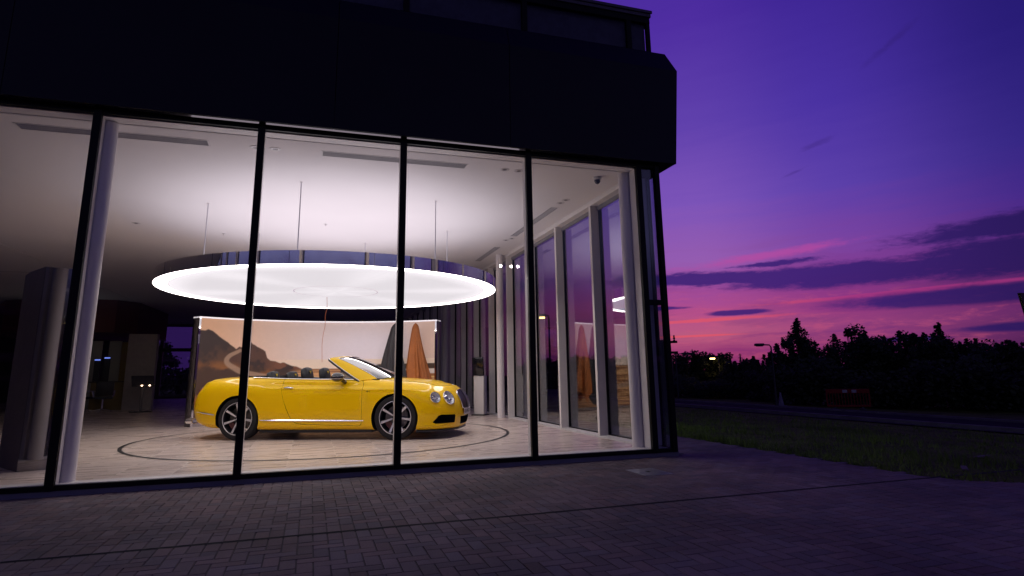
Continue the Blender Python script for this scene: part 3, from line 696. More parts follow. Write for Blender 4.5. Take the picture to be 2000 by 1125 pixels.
# rows: 0 bottom centre, 1 bottom inner, 2 sill, 3 lower, 4 mid, 5 upper, 6 shoulder, 7 belt, 8 top outer, 9 top inner, 10 centre
def st(x, ys, zs, xo=None):
    xo = xo or [0]*11
    return [(x+xo[i], ys[i], zs[i]) for i in range(11)]
SEC = [
 # tail centre -> tail corner
 [(-2.20, 0, .21), (-2.30, 0, .22), (-2.41, 0, .27), (-2.49, 0, .37), (-2.52, 0, .55), (-2.45, 0, .76), (-2.36, 0, .90), (-2.33, 0, .965), (-2.28, 0, .975), (-2.26, 0, .98), (-2.26, 0, .98)],
 [(-2.20, 0, .21), (-2.28, .24, .22), (-2.39, .29, .27), (-2.46, .31, .37), (-2.49, .32, .55), (-2.42, .31, .76), (-2.34, .30, .90), (-2.31, .27, .965), (-2.24, .22, .985), (-2.22, .12, .99), (-2.22, 0, .99)],
 [(-2.15, 0, .21), (-2.22, .46, .22), (-2.31, .55, .275), (-2.37, .58, .37), (-2.40, .59, .55), (-2.35, .58, .76), (-2.27, .55, .90), (-2.23, .50, .965), (-2.16, .40, .995), (-2.14, .2, 1.0), (-2.14, 0, 1.002)],
 [(-2.0, 0, .20), (-2.05, .60, .21), (-2.15, .77, .265), (-2.20, .81, .36), (-2.22, .825, .55), (-2.19, .815, .76), (-2.11, .77, .895), (-2.05, .69, .968), (-1.98, .52, 1.005), (-1.96, .27, 1.018), (-1.96, 0, 1.02)],
 st(-1.98, [0, .66, .86, .90, .915, .905, .86, .77, .58, .30, 0], [.19, .19, .245, .35, .55, .77, .905, .985, 1.02, 1.035, 1.038]),
 st(-1.72, [0, .70, .895, .93, .95, .945, .905, .81, .61, .32, 0], [.18, .18, .225, .34, .56, .78, .915, 1.0, 1.035, 1.048, 1.05]),
 st(-1.40, [0, .72, .905, .94, .965, .962, .92, .83, .64, .34, 0], [.17, .17, .205, .335, .56, .785, .925, 1.01, 1.04, 1.052, 1.055]),
 st(-1.05, [0, .73, .90, .94, .962, .958, .92, .84, .66, .35, 0], [.165, .165, .195, .33, .56, .78, .918, 1.002, 1.03, 1.04, 1.042]),
 st(-.70, [0, .73, .895, .93, .945, .938, .890, .842, .68, .36, 0], [.16, .16, .19, .325, .555, .79, .90, .985, 1.01, 1.02, 1.02]),
 st(-.30, [0, .73, .895, .925, .935, .928, .876, .842, .70, .37, 0], [.16, .16, .188, .32, .55, .785, .885, .972, .99, 1.0, 1.0]),
 st(.10, [0, .73, .895, .923, .933, .926, .872, .840, .70, .37, 0], [.16, .16, .186, .315, .545, .78, .878, .962, .98, .99, .99]),
 st(.50, [0, .73, .895, .923, .933, .927, .872, .836, .70, .37, 0], [.16, .16, .185, .31, .54, .777, .872, .952, .975, .99, .992]),
 st(.90, [0, .73, .90, .930, .942, .936, .880, .820, .67, .36, 0], [.155, .155, .18, .31, .54, .772, .865, .94, .975, .993, .998]),
 st(1.15, [0, .72, .905, .940, .953, .943, .905, .81, .64, .34, 0], [.155, .155, .178, .31, .54, .75, .862, .932, .965, .985, .99]),
 st(1.40, [0, .71, .905, .942, .958, .948, .900, .79, .61, .33, 0], [.15, .15, .175, .31, .54, .752, .853, .915, .945, .967, .972]),
 st(1.65, [0, .70, .90, .935, .95, .935, .87, .75, .57, .31, 0], [.15, .15, .172, .305, .53, .735, .83, .89, .922, .945, .95]),
 st(1.87, [0, .66, .875, .90, .91, .888, .81, .685, .52, .28, 0], [.14, .14, .168, .30, .515, .695, .80, .862, .895, .918, .923], [0, 0, 0, .01, .01, 0, -.01, -.02, -.03, -.03, -.03]),
 [(1.95, 0, .14), (1.97, .55, .14), (2.05, .785, .162), (2.09, .80, .29), (2.09, .805, .50), (2.05, .775, .655), (1.99, .70, .765), (1.95, .59, .832), (1.93, .44, .868), (1.92, .24, .892), (1.92, 0, .897)],
 [(2.05, 0, .14), (2.10, .42, .14), (2.20, .59, .158), (2.25, .61, .28), (2.255, .61, .48), (2.215, .59, .63), (2.145, .54, .735), (2.10, .46, .80), (2.08, .35, .84), (2.06, .19, .862), (2.06, 0, .868)],
 [(2.12, 0, .14), (2.20, .22, .14), (2.285, .31, .155), (2.335, .33, .275), (2.345, .33, .465), (2.315, .325, .61), (2.25, .30, .725), (2.205, .26, .785), (2.175, .20, .818), (2.16, .11, .835), (2.16, 0, .84)],
 [(2.12, 0, .14), (2.22, 0, .14), (2.31, 0, .155), (2.36, 0, .275), (2.37, 0, .465), (2.34, 0, .61), (2.275, 0, .725), (2.23, 0, .788), (2.20, 0, .818), (2.19, 0, .83), (2.19, 0, .832)],
]
SEC = np.array(SEC)
NU, NVv = 8, 9
g1 = crspline(SEC, NU)                                   # along
g2 = np.transpose(crspline(np.transpose(g1, (1, 0, 2)), NVv), (1, 0, 2))   # around
nu, nv = g2.shape[:2]
# shallow style line on the flank: a crease that runs from the front arch to the door and a haunch bulge behind it
for i in range(nu):
    for j in range(nv):
        x, y, z = g2[i, j]
        if y > .6:
            d = (z-(.835-.02*(x+.2)))
            if -1.0 < x < 1.95: g2[i, j, 1] += .012*math.exp(-(d/.024)**2)*min(1, (x+1.0)/.4)*min(1, (1.95-x)/.3)
            hz = .62+.25*math.exp(-((x+1.35)/.55)**2)
            if x < -.55: g2[i, j, 1] += .018*math.exp(-((x+1.3)/.38)**2)*math.exp(-((z-.80)/.13)**2)
def carbody():
    V = []; idx = {}
    for s in (1, -1):
        for i in range(nu):
            for j in range(nv):
                x, y, z = g2[i, j]; y = max(0., y)
                if i in (0, nu-1) or j in (0, nv-1): y = 0. if (i in (0, nu-1) or j in (0, nv-1)) else y
                idx[(s, i, j)] = len(V); V.append((x, s*y, z))
    F = []
    for s in (1, -1):
        for i in range(nu-1):
            for j in range(nv-1):
                q = (idx[(s, i, j)], idx[(s, i+1, j)], idx[(s, i+1, j+1)], idx[(s, i, j+1)])
                F.append(q if s == -1 else q[::-1])
    me = bpy.data.meshes.new('body'); me.from_pydata(V, [], F); me.validate()
    bm = bmesh.new(); bm.from_mesh(me); bmesh.ops.remove_doubles(bm, verts=bm.verts, dist=2e-4); bmesh.ops.dissolve_degenerate(bm, edges=bm.edges, dist=1e-5)
    bmesh.ops.holes_fill(bm, edges=[e for e in bm.edges if e.is_boundary], sides=0)
    bmesh.ops.recalc_face_normals(bm, faces=bm.faces); bm.to_mesh(me); bm.free()
    for m_ in (paint, wellm, cabin): me.materials.append(m_)
    me.polygons.foreach_set('material_index', [0]*len(me.polygons))
    o = bpy.data.objects.new('body', me); COL.objects.link(o); return o
def cutter(mb, k):
    me = bpy.data.meshes.new('cut'); me.from_pydata([tuple(v) for v in mb.v], [], mb.f)
    bm = bmesh.new(); bm.from_mesh(me); bmesh.ops.remove_doubles(bm, verts=bm.verts, dist=1e-6); bmesh.ops.recalc_face_normals(bm, faces=bm.faces); bm.to_mesh(me); bm.free()
    for m_ in (paint, wellm, cabin): me.materials.append(m_)
    me.polygons.foreach_set('material_index', [k]*len(me.polygons))
    o = bpy.data.objects.new('cut', me); COL.objects.link(o); return o
def boolean(o, c, op='DIFFERENCE', keep=False):
    md = o.modifiers.new('b', 'BOOLEAN'); md.object = c; md.operation = op; md.solver = 'EXACT'
    try: md.material_mode = 'INDEX'
    except Exception: pass
    dg_ = bpy.context.evaluated_depsgraph_get(); me = bpy.data.meshes.new_from_object(o.evaluated_get(dg_)); o.modifiers.clear(); old = o.data; o.data = me
    if not keep: bpy.data.objects.remove(c)
    return o
AX = 1.373; HY = .335
body = carbody()
for (x, r) in ((AX-.01, .392), (-AX-.01, .392)):
    for s in (1, -1):
        c = MB(); n = 72; P = [(x+r*cos(2*pi*i/n), .345+r*sin(2*pi*i/n)) for i in range(n)]
        c.prism(P, s*.60, s*1.2, axis='y'); boolean(body, cutter(c, 1))
# cockpit opening
def rrect(x0, x1, yh, r, n=8):
    P = []
    for (cx_, cy_, a0) in ((x1-r, yh-r, 0), (x0+r, yh-r, 90), (x0+r, -yh+r, 180), (x1-r, -yh+r, 270)):
        for i in range(n+1): a = radians(a0+90*i/n); P.append((cx_+r*cos(a), cy_+r*sin(a)))
    return P
c = MB(); c.prism(rrect(-1.18, 1.02, .765, .16), .36, 1.5); boolean(body, cutter(c, 2))
# grille, intake recesses
def prism_x(poly, x0, x1): 
    b = MB(); b.prism(poly, x0, x1, axis='x'); return b
# fog intakes (lower front corners)
for s in (1, -1):
    poly = [(s*.53, .245), (s*.84, .245), (s*.86, .27), (s*.82, .37), (s*.79, .385), (s*.55, .375), (s*.53, .36)]
    boolean(body, cutter(prism_x(poly, 1.93, 2.6), 1))
boolean(body, cutter(prism_x([(-.30, .20), (.30, .20), (.345, .33), (-.345, .33)], 2.17, 2.6), 1))
# doors: real panels with a shut gap
def doorpoly(off):
    P = [(-.62, 1.3), (-.62, .93), (-.615, .80), (-.575, .66), (-.51, .50), (-.45, .38), (-.40, .31), (-.32, .268), (-.2, .255), (.765, .225), (.795, .245), (.80, .30), (.80, .88), (.78, .935), (.745, .965), (.72, 1.3)]
    cx_, cz_ = .1, .65; out = []
    for i, (x, z) in enumerate(P):
        d = Vector((x-cx_, z-cz_)); 
        out.append((x+(off if x > cx_ else -off)*(1 if abs(x-cx_) > .1 else 0), z+(off if z > cz_ else -off)))
    return out
for s in (1, -1):
    def dprism(off, y0, y1):
        m_ = MB(); m_.prism(doorpoly(off), s*y0, s*y1, axis='y'); return m_
    door = bpy.data.objects.new('door', body.data.copy()); COL.objects.link(door)
    boolean(door, cutter(dprism(-.0035, .777, 1.2), 1), 'INTERSECT')
    boolean(body, cutter(dprism(.0015, .772, 1.2), 1))
    door.name = 'door'; door.parent = CAR; shade(door.data, 32)
    # handle
    x0 = -.50
    b = MB(); b.tube([(x0-.085, s*.915, .853), (x0-.06, s*.942, .857), (x0, s*.950, .857), (x0+.06, s*.946, .853), (x0+.085, s*.918, .847)], [.007, .010, .011, .010, .007], 10); h_ = b.build('handle', chrome, door, True)
    b = MB(); b.lathe([(.0001, 0), (.045, 0), (.05, .004)], 20, (0, 0, 0)); b.xf(Matrix.Translation((x0-.01, s*.9135, .846)) @ Matrix.Diagonal((1.1, 1, .55, 1)) @ Matrix.Rotation(-s*pi/2, 4, 'X')); b.build('handle_recess', mat('recess', (.25, .16, .0), .3), door, True)
shade(body.data, 32); body.name = 'body'; body.parent = CAR
from mathutils.bvhtree import BVHTree
bmv = bmesh.new(); bmv.from_mesh(body.data)
for o_ in [o for o in COL.objects if o.parent == CAR and o.name.startswith('door')]: bmv.from_mesh(o_.data)
BV = BVHTree.FromBMesh(bmv); bmv.free()
def side_pt(x, z, s, off=.002):
    h = BV.ray_cast(Vector((x, s*1.5, z)), Vector((0, -s, 0)))
    return (h[0]+h[1]*off) if h[0] is not None and abs(h[0].y) > .87 else Vector((x, s*.93, z))
def top_pt(x, y, off=.002):
    h = BV.ray_cast(Vector((x, y, 2.)), Vector((0, 0, -1)))
    return h[0]+h[1]*off
def front_pt(y, z, off=.002, d=(-1, 0, 0)):
    h = BV.ray_cast(Vector((3., y, z)), Vector(d))
    return (h[0]+h[1]*off, h[1]) if h[0] is not None else (Vector((2.3, y, z)), Vector((1, 0, 0)))
def ribbon(pts, w, m, name, parent, nrm=None, th=.003, seg=6):
    b = MB(); b.tube(pts, w, seg); return b.build(name, m, parent, True)
# bonnet shut line and boot shut line as thin dark grooves
groove = mat('shut_line', (.05, .03, .0), .8)
for s in (1, -1):
    P = [top_pt(x, s*y, .0003) for x, y in crspline(np.array([(.99, .55), (1.10, .70), (1.3, .715), (1.6, .665), (1.85, .57), (2.02, .42), (2.10, .24), (2.125, .0)]), 10)]
    ribbon(P, .0028, groove, 'bonnet_shut_line', CAR)
    P = [top_pt(x, s*y, .0003) for x, y in crspline(np.array([(-1.40, 0), (-1.41, .4), (-1.45, .6), (-1.62, .68), (-1.9, .64), (-2.1, .54)]), 8)]
    ribbon(P, .0025, groove, 'boot_shut_line', CAR)
    # chrome sill strip and rear bumper strip
    P = [side_pt(x, .327-.02*(x+.98)/1.8+.0*x, s, .004) for x in np.linspace(-.97, .84, 46)]
    ribbon(P, [.004+.010*min(1, (i+1)/6, (46-i)/10) for i in range(46)], chrome, 'sill_trim', CAR)
    P = [side_pt(x, .42+(-x-1.78)*.13, s, .003) for x in np.linspace(-2.13, -1.79, 12)]
    ribbon(P, [.004+.007*min(1, i/4) for i in range(12)], chrome, 'rear_bumper_trim', CAR)
    # belt chrome line
    P = []
    for x in np.linspace(-1.20, .66, 40):
        yb = .826-.02*((x+.2)/1.)**2; h = BV.ray_cast(Vector((x, s*yb, 2.)), Vector((0, 0, -1)))
        P.append(Vector((x, s*yb, (h[0].z if h[0] is not None and h[0].z > .9 else .965-.04*x)+.013)))
    ribbon(P, .0105, chrome, 'belt_trim', CAR)
    b = MB(); b.tube([p+Vector((0, -s*.024, -.002)) for p in P], .010, 8); b.build('belt_seal', blackpl, CAR, True)
# rear tonneau and cabin floor detail
b = MB(); P = rrect(-1.50, -1.17, .66, .12); b.prism([(x, y) for x, y in P], 1.0, 1.062); b.build('tonneau_cover', mat('tonneau_cloth', (.06, .055, .065), .9), CAR)
b = MB()
prof = [(.42, .62), (.40, .80), (.47, .90), (.62, .955), (.85, .965), (1.015, .985), (1.015, .6)]
b.prism(prof, -.755, .755, axis='y'); b.build('dashboard', cabin, CAR)
b = MB(); b.box(-.75, -.10, .36, .42, .10, .66, bev=.03); b.build('centre_console', leather, CAR, True)
for s in (1, -1):
    b = MB(); b.box(-1.1, s*.765-.03*(s > 0)-.0*(s < 0), .5, .6, s*.765+.03*(s < 0), .95); b.build('door_lining', cabin, CAR)
# steering wheel on the right hand side
b = MB(); n = 32; b.tube([(0, .18*cos(2*pi*i/n), .18*sin(2*pi*i/n)) for i in range(n)], .015, 10, closed=True); b.tube([(0, -.17, 0), (0, .17, 0)], .012, 8); b.tube([(0, 0, 0), (0, 0, -.17)], .012, 8); b.lathe([(.0001, -.02), (.05, -.02), (.055, .02), (.0001, .02)], 20, axis='x')
b.xf(Matrix.Translation((.27, -.38, .87)) @ Matrix.Rotation(radians(-24), 4, 'Y')); b.build('steering_wheel', leather, CAR, True)
# windscreen frame and glass
def crs(P, n): return [Vector(q) for q in crspline(np.array(P), n)]
OUT = [(.72, -.835, .948), (.50, -.79, 1.075), (.30, -.72, 1.19), (.13, -.645, 1.29), (.06, -.585, 1.330), (.055, -.50, 1.350), (.075, -.25, 1.368), (.085, 0, 1.374)]
INN = [(1.00, -.700, .965), (.80, -.685, 1.075), (.565, -.655, 1.190), (.345, -.610, 1.285), (.235, -.570, 1.325), (.215, -.50, 1.341), (.255, -.25, 1.362), (.275, 0, 1.369)]
mir = lambda P: P+[(x, -y, z) for x, y, z in P[:-1][::-1]]
NO = 7
O_ = crs(mir(OUT), NO); I_ = crs(mir(INN), NO)
V = []; F = []; n = len(O_)
cen = Vector((.45, 0, 1.10))
for i in range(n):
    o_, i_ = O_[i], I_[i]; mid = (o_+i_)*.5
    tdir = (O_[min(i+1, n-1)]-O_[max(i-1, 0)]).normalized(); wdir = (i_-o_).normalized(); nr = tdir.cross(wdir).normalized()
    if nr.z < 0 and abs(mid.y) < .6: nr = -nr
    if abs(mid.y) >= .6 and nr.y*mid.y < 0: nr = -nr
    bul = .018
    V += [o_, o_*.75+i_*.25+nr*bul*.8, mid+nr*bul, o_*.25+i_*.75+nr*bul*.8, i_, i_-nr*.022, mid-nr*.028, o_-nr*.025]
K = 8
for i in range(n-1):
    for j in range(K): F.append((i*K+j, i*K+(j+1) % K, (i+1)*K+(j+1) % K, (i+1)*K+j))
F += [tuple(range(K)), tuple(range((n-1)*K, n*K))]
b = MB(); b.add(V, F); fo = b.build('windscreen_frame', paint, CAR, True, 50)
# black header seal behind the frame and chrome line on the pillar's rear edge
ribbon([o_+Vector((-.016, 0, -.018)) for o_ in O_], .013, blackpl, 'frame_seal', CAR)
ribbon([O_[i]+Vector((-.006, (-1 if O_[i].y < 0 else 1)*.006, .002)) for i in range(0, NO*5)], .0055, chrome, 'pillar_trim', CAR)
ribbon([O_[i]+Vector((-.006, .006, .002)) for i in range(n-NO*5, n)], .0055, chrome, 'pillar_trim', CAR)
# screen glass as a lofted, slightly bulged sheet
NW = 24; V = []; F = []
LB = [I_[i] for i in range(0, NO*4+1)]; 
tops = I_[NO*4:n-NO*4]; 
base = crs([(1.00, -.700, .965), (1.08, -.55, .985), (1.145, -.28, .998), (1.165, 0, 1.002), (1.145, .28, .998), (1.08, .55, .985), (1.00, .700, .965)], 8)
def samp(P, f):
    q = f*(len(P)-1); i = min(int(q), len(P)-2); return P[i].lerp(P[i+1], q-i)
leftE = LB; rightE = [Vector((p.x, -p.y, p.z)) for p in LB]
for j in range(NW+1):
    fv = j/NW
    for i in range(NW+1):
        fu = i/NW
        L0 = samp(leftE, fv); R0 = samp(rightE, fv); B0 = samp(base, fu); T0 = samp(tops, fu)
        C0 = (base[0]*(1-fu)*(1-fv)+base[-1]*fu*(1-fv)+tops[0]*(1-fu)*fv+tops[-1]*fu*fv)
        V.append(L0*(1-fu)+R0*fu+B0*(1-fv)+T0*fv-C0)
for j in range(NW):
    for i in range(NW): q = j*(NW+1)+i; F.append((q, q+1, q+NW+2, q+NW+1))
sg = glassmat('screen_glass', (.80, .84, .84), 4.)
meshobj('windscreen', V, F, sg, CAR, True, 80)
ribbon([p+Vector((.006, 0, .004)) for p in crs([(1.00, -.700, .965), (1.08, -.55, .985), (1.145, -.28, .998), (1.165, 0, 1.002), (1.145, .28, .998), (1.08, .55, .985), (1.00, .700, .965)], 8)], .009, blackpl, 'screen_base_seal', CAR)
ribbon([p+Vector((.004, 0, .004)) for p in I_[2:n-2]], .006, mat('screen_edge', (.75, .72, .7), .15, .9), 'screen_edge_trim', CAR)
for s in (1, -1):   # rear view: mirror and quarter triangle
    b = MB(); V = [(.64, s*.825, .955), (.30, s*.815, .965), (.40, s*.76, 1.10), (.645, s*.81, .955)]
    b.add([(.66, s*.822, .958), (.36, s*.822, .966), (.335, s*.735, 1.145), (.66, s*.812, .958), (.36, s*.812, .966), (.335, s*.725, 1.145)], [(0, 1, 2), (3, 5, 4), (0, 3, 4, 1), (1, 4, 5, 2), (2, 5, 3, 0)]); b.build('quarter_glass', glassmat('quarter_glass_m', (.45, .47, .48), 2.) if s == 1 else MATS['quarter_glass_m'], CAR)
    ribbon([Vector((.36, s*.818, .966)), Vector((.335, s*.73, 1.145))], .007, blackpl, 'quarter_frame', CAR)
    # door mirror
    mr = MB(); bm = bmesh.new(); bmesh.ops.create_uvsphere(bm, u_segments=28, v_segments=18, radius=1)
    for v in bm.verts:
        x, y, z = v.co; x = max(x, -.42); 
        v.co = Vector((x*.115, y*.135, z*.078))
    mr.add([v.co.copy() for v in bm.verts], [[v.index for v in f.verts] for f in bm.faces]); bm.free()
    mr.xf(Matrix.Translation((.40, s*1.02, 1.015)) @ Matrix.Rotation(s*radians(8), 4, 'Z'))
    mr.tube([(.47, s*.86, .925), (.46, s*.91, .945), (.44, s*.96, .985)], [.035, .030, .036], 10)
    mo = mr.build('door_mirror', mat('mirror_shell', (.015, .014, .02), .12, coat=1.), CAR, True, 60)
    b = MB(); b.tube([(.31, s*1.15, .993), (.40, s*1.158, .990), (.48, s*1.11, .990), (.515, s*1.02, .992), (.50, s*.93, .995)], .0055, 6); b.build('indicator_strip', mat('satin_bronze', (.35, .28, .22), .3, .9), mo, True)
    b = MB(); b.lathe([(.0001, 0), (.06, 0)], 20); b.xf(Matrix.Translation((.3505, s*1.02, 1.015)) @ Matrix.Diagonal((1, 1.7, 1, 1)) @ Matrix.Rotation(pi/2, 4, 'Y')); b.build('mirror_glass', chrome, mo)
# seats
def seat(x, y, front):
    b = MB(); zt = .93 if front else .90
    b.box(x-.02, y-.26, .42, x+.50, y+.26, .58, bev=.06); s0 = len(b.v)
    b.box(-.09, -.26, 0, .09, .26, zt-.50, bev=.06); b.xf(Matrix.Translation((x-.03, y, .50)) @ Matrix.Rotation(radians(-14), 4, 'Y'), s0)
    so_ = b.build('seat', leather, CAR, True, 60)
    hx = x-.03-(zt-.46)*.25-.04; hb = MB(); bm = bmesh.new(); bmesh.ops.create_cube(bm, size=1); bmesh.ops.subdivide_edges(bm, edges=bm.edges[:], cuts=5, use_grid_fill=True)
    hh, hz0 = (.31, zt+.0) if front else (.25, zt+.03)
    for v in bm.verts:
        p = v.co.copy()*2; q = Vector((p.x*sqrt(max(0, 1-p.y*p.y*.3-p.z*p.z*.28+p.y*p.y*p.z*p.z/6)), p.y*sqrt(max(0, 1-p.x*p.x*.3-p.z*p.z*.38+p.x*p.x*p.z*p.z/4)), p.z*sqrt(max(0, 1-p.x*p.x*.25-p.y*p.y*.30+p.x*p.x*p.y*p.y/5))))
        v.co = Vector((q.x*.065, q.y*(.165 if q.z < .2 else .165-.03*(q.z-.2)), q.z*hh/2))
    hb.add([v.co.copy() for v in bm.verts], [[v.index for v in f.verts] for f in bm.faces]); bm.free()
    hb.xf(Matrix.Translation((hx, y, hz0+hh/2-.04)) @ Matrix.Rotation(radians(-12), 4, 'Y'))
    ho = hb.build('headrest', leather, so_, True, 60)
    # yellow winged crest stitched on the front of the headrest
    Mx = Matrix.Translation((hx, y, hz0+hh/2-.04)) @ Matrix.Rotation(radians(-12), 4, 'Y') @ Matrix.Translation((.071, 0, hh*.18)) @ Matrix(((0, 0, 1, 0), (1, 0, 0, 0), (0, 1, 0, 0), (0, 0, 0, 1)))
    e = MB(); e.prism([(-.042, .022), (-.012, .012), (-.006, .020), (.006, .020), (.012, .012), (.042, .022), (.030, .002), (.014, -.010), (.004, -.030), (-.004, -.030), (-.014, -.010), (-.030, .002)], 0, .002); e.xf(Mx); e.build('crest', mat('yellow_thread', (.75, .55, .03), .6), ho)
seat(-.25, -.37, True); seat(-.25, .37, True); seat(-.90, -.36, False); seat(-.90, .36, False)
b = MB()
for s in (1, -1): b.lathe([(.0001, .02), (.02, .018), (.028, 0), (.03, -.02)], 14, (-.40, s*.62, .975))
b.build('belt_guides', mat('pale_plastic', (.6, .58, .6), .4), CAR, True)
# headlights
lensm = glassmat('lamp_lens', (.95, .96, .97), 1.6)
def headlight(y, z, r, s):
    p, nrm = front_pt(s*y, z)
    # aim halfway between surface normal and straight ahead
    d = (nrm*1.0+Vector((.15, 0, .0))).normalized(); q = d.to_track_quat('Z', 'Y').to_matrix().to_4x4()
    Mx = Matrix.Translation(p-d*.02) @ q
    cb_ = MB(); cb_.prism([(r*1.02*cos(2*pi*i/40), r*1.02*sin(2*pi*i/40)) for i in range(40)], -.06, .12); cb_.xf(Mx); cc_ = cutter(cb_, 1); cc_.parent = CAR; boolean(body, cc_)
    b = MB(); b.lathe([(r*1.0, .026), (r*1.09, .028), (r*1.12, .018), (r*1.1, -.005), (r, -.005)], 36, closed=True); b.xf(Mx); h = b.build('headlight', chrome, CAR, True)
    b = MB(); b.lathe([(.0001, -.03), (r*.5, -.02), (r*.85, .0), (r*1., .02)], 36); b.xf(Mx); b.build('reflector', mat('lamp_bowl', (.92, .92, .96), .4, .4), h, True)
    b = MB()
    for (dx, dy, rr) in ((-.28*r, .18*r, .42*r), (.36*r, -.25*r, .33*r)): b.lathe([(.0001, .018), (rr*.6, .014), (rr*.95, .0), (rr*.97, -.01)], 22, (dx, dy, .004))
    for k in range(3): b.box(-.7*r+.1*k*r, -.75*r+.25*k*r, .002, .2*r+.2*k*r, -.70*r+.25*k*r, .012)
    b.xf(Mx); b.build('projector', chrome, h, True)
    b = MB(); b.lathe([(.0001, .034), (r*.5, .033), (r*.85, .030), (r*1., .025)], 36); b.xf(Mx); b.build('lens', lensm, h, True)
for s in (-1, 1):
    headlight(.60, .648, .112, s); headlight(.805, .662, .088, s)
shade(body.data, 32)
# grille: black shield with chrome frame
gp = [(-.285, .475), (-.18, .455), (0, .45), (.18, .455), (.285, .475), (.325, .60), (.315, .70), (.27, .742), (.12, .765), (0, .77), (-.12, .765), (-.27, .742), (-.315, .70), (-.325, .60)]
def surf_x(y, z):
    p, _ = front_pt(y, z); return p.x
V = []; F = []; gs = crspline(np.array(gp+[gp[0]]), 5)[:-1]; c0 = np.array([0, .61])
rings = [1., .75, .5, .25]
for f in rings:
    for q in gs: y, z = c0+(q-c0)*f; V.append((max(surf_x(y, z), 2.18)+.014, y, z))
n = len(gs)
for k in range(len(rings)-1):
    for i in range(n): F.append((k*n+i, k*n+(i+1) % n, (k+1)*n+(i+1) % n, (k+1)*n+i))
V.append((surf_x(0, .61)+.014, 0, .61)); F += [((len(rings)-1)*n+i, (len(rings)-1)*n+(i+1) % n, len(V)-1) for i in range(n)]
gm = mat('grille_mesh', (.010, .010, .012), .3)
t = NT(gm.node_tree); tc = t.node('ShaderNodeTexCoord'); ck = t.node('ShaderNodeTexVoronoi'); ck.inputs['Scale'].default_value = 110; ck.inputs['Randomness'].default_value = .15; t.l.new(tc.outputs['Object'], ck.inputs['Vector']); bn = t.node('ShaderNodeBump'); bn.inputs['Distance'].default_value = .003; bn.inputs['Strength'].default_value = .5; t.l.new(ck.outputs['Distance'], bn.inputs['Height']); t.l.new(bn.outputs[0], gm.node_tree.nodes['Principled BSDF'].inputs['Normal'])
go = meshobj('grille', V, F, gm, CAR, True)
b = MB(); b.tube([V[i] for i in range(n)], .009, 8, closed=True); b.build('grille_surround', chrome, go, True)
b = MB(); b.tube([(V_[0]+.004, V_[1], V_[2]) for V_ in [(surf_x(0, z)+.012, 0, z) for z in np.linspace(.46, .765, 8)]], .005, 6); b.build('grille_bar', blackpl, go, True)
# badge
p = top_pt(2.13, 0, .004); b = MB(); b.lathe([(.0001, .006), (.02, .005), (.026, 0)], 20); b.prism([(-.01, -.07), (.012, -.055), (.008, -.02), (.008, .02), (.012, .055), (-.01, .07), (-.012, .02), (-.012, -.02)], 0, .003); b.xf(Matrix.Translation(p) @ Matrix.Rotation(radians(22), 4, 'Y')); b.build('bonnet_badge', chrome, CAR, True)
# number plate
px = front_pt(0, .405)[0].x+.012
b = MB(); b.box(px, -.26, .350, px+.008, .26, .46, bev=.002); po = b.build('number_plate', mat('plate_white', (.62, .58, .60), .35), CAR)
Mx = Matrix.Translation((px+.0085, 0, .405)) @ Matrix(((0, 0, 1, 0), (1, 0, 0, 0), (0, 1, 0, 0), (0, 0, 0, 1)))
textmesh('CN V8 GTC', .083, 'plate_text', mat('plate_black', (.02, .02, .025), .5), po, Mx)
# side badge V8 S behind the front wheel
for s in (-1, 1):
    q = side_pt(.90, .775, s, .002)
    Mx = Matrix.Translation(q) @ Matrix(((-s*-1 if s == -1 else -1, 0, 0, 0), (0, 0, s, 0), (0, 1, 0, 0), (0, 0, 0, 1)))
    if s == -1: Mx = Matrix.Translation(q) @ Matrix(((1, 0, 0, 0), (0, 0, -1, 0), (0, 1, 0, 0), (0, 0, 0, 1)))
    else: Mx = Matrix.Translation(q) @ Matrix(((-1, 0, 0, 0), (0, 0, 1, 0), (0, 1, 0, 0), (0, 0, 0, 1)))
    textmesh('V8 S', .036, 'wing_badge', mat('badge_grey', (.1, .09, .08), .3, .8), CAR, Mx)
    # side marker and tail light
    tl = MB(); NN = 14; V = []; 
    A0 = side_pt(-2.10, .80, s)
    bb = MB(); ring = []
    for k in range(24):
        a = 2*pi*k/24; y = .665+.115*cos(a); z = .80+.075*sin(a)
        h = BV.ray_cast(Vector((-3.2, s*y, z)), Vector((1, 0, 0))); hp = h[0]+h[1]*.008 if h[0] is not None else Vector((-2.2, s*y, z)); ring.append(hp)
    h = BV.ray_cast(Vector((-3.2, s*.665, .80)), Vector((1, 0, 0))); cp = h[0]+h[1]*.02
    mids = [r_.lerp(cp, .4)+h[1]*.005 for r_ in ring]
    base_ = [r_-h[1]*.03 for r_ in ring]
    bb.add(base_+ring+mids+[cp], [(k, (k+1) % 24, 24+(k+1) % 24, 24+k) for k in range(24)]+[(24+k, 24+(k+1) % 24, 48+(k+1) % 24, 48+k) for k in range(24)]+[(48+k, 48+(k+1) % 24, 72) for k in range(24)])
    bb.build('tail_light', mat('tail_red', (.22, .006, .01), .15, coat=1.), CAR, True, 60)
    # exhaust
    b = MB(); b.lathe([(.07, 0), (.07, -.12), (.062, -.12), (.06, 0)], 28, (0, 0, 0), closed=True); b.xf(Matrix.Translation((-2.40, s*.55, .30)) @ Matrix.Diagonal((1, 1.3, .7, 1)) @ Matrix.Rotation(radians(90), 4, 'Y')); b.build('exhaust', chrome, CAR, True)
b = MB(); b.prism([(2.30, -.3), (2.24, -.55), (2.12, -.76), (1.95, -.86), (1.72, -.90), (1.72, .90), (1.95, .86), (2.12, .76), (2.24, .55), (2.30, .3)], .118, .150); b.build('front_splitter', blackpl, CAR)
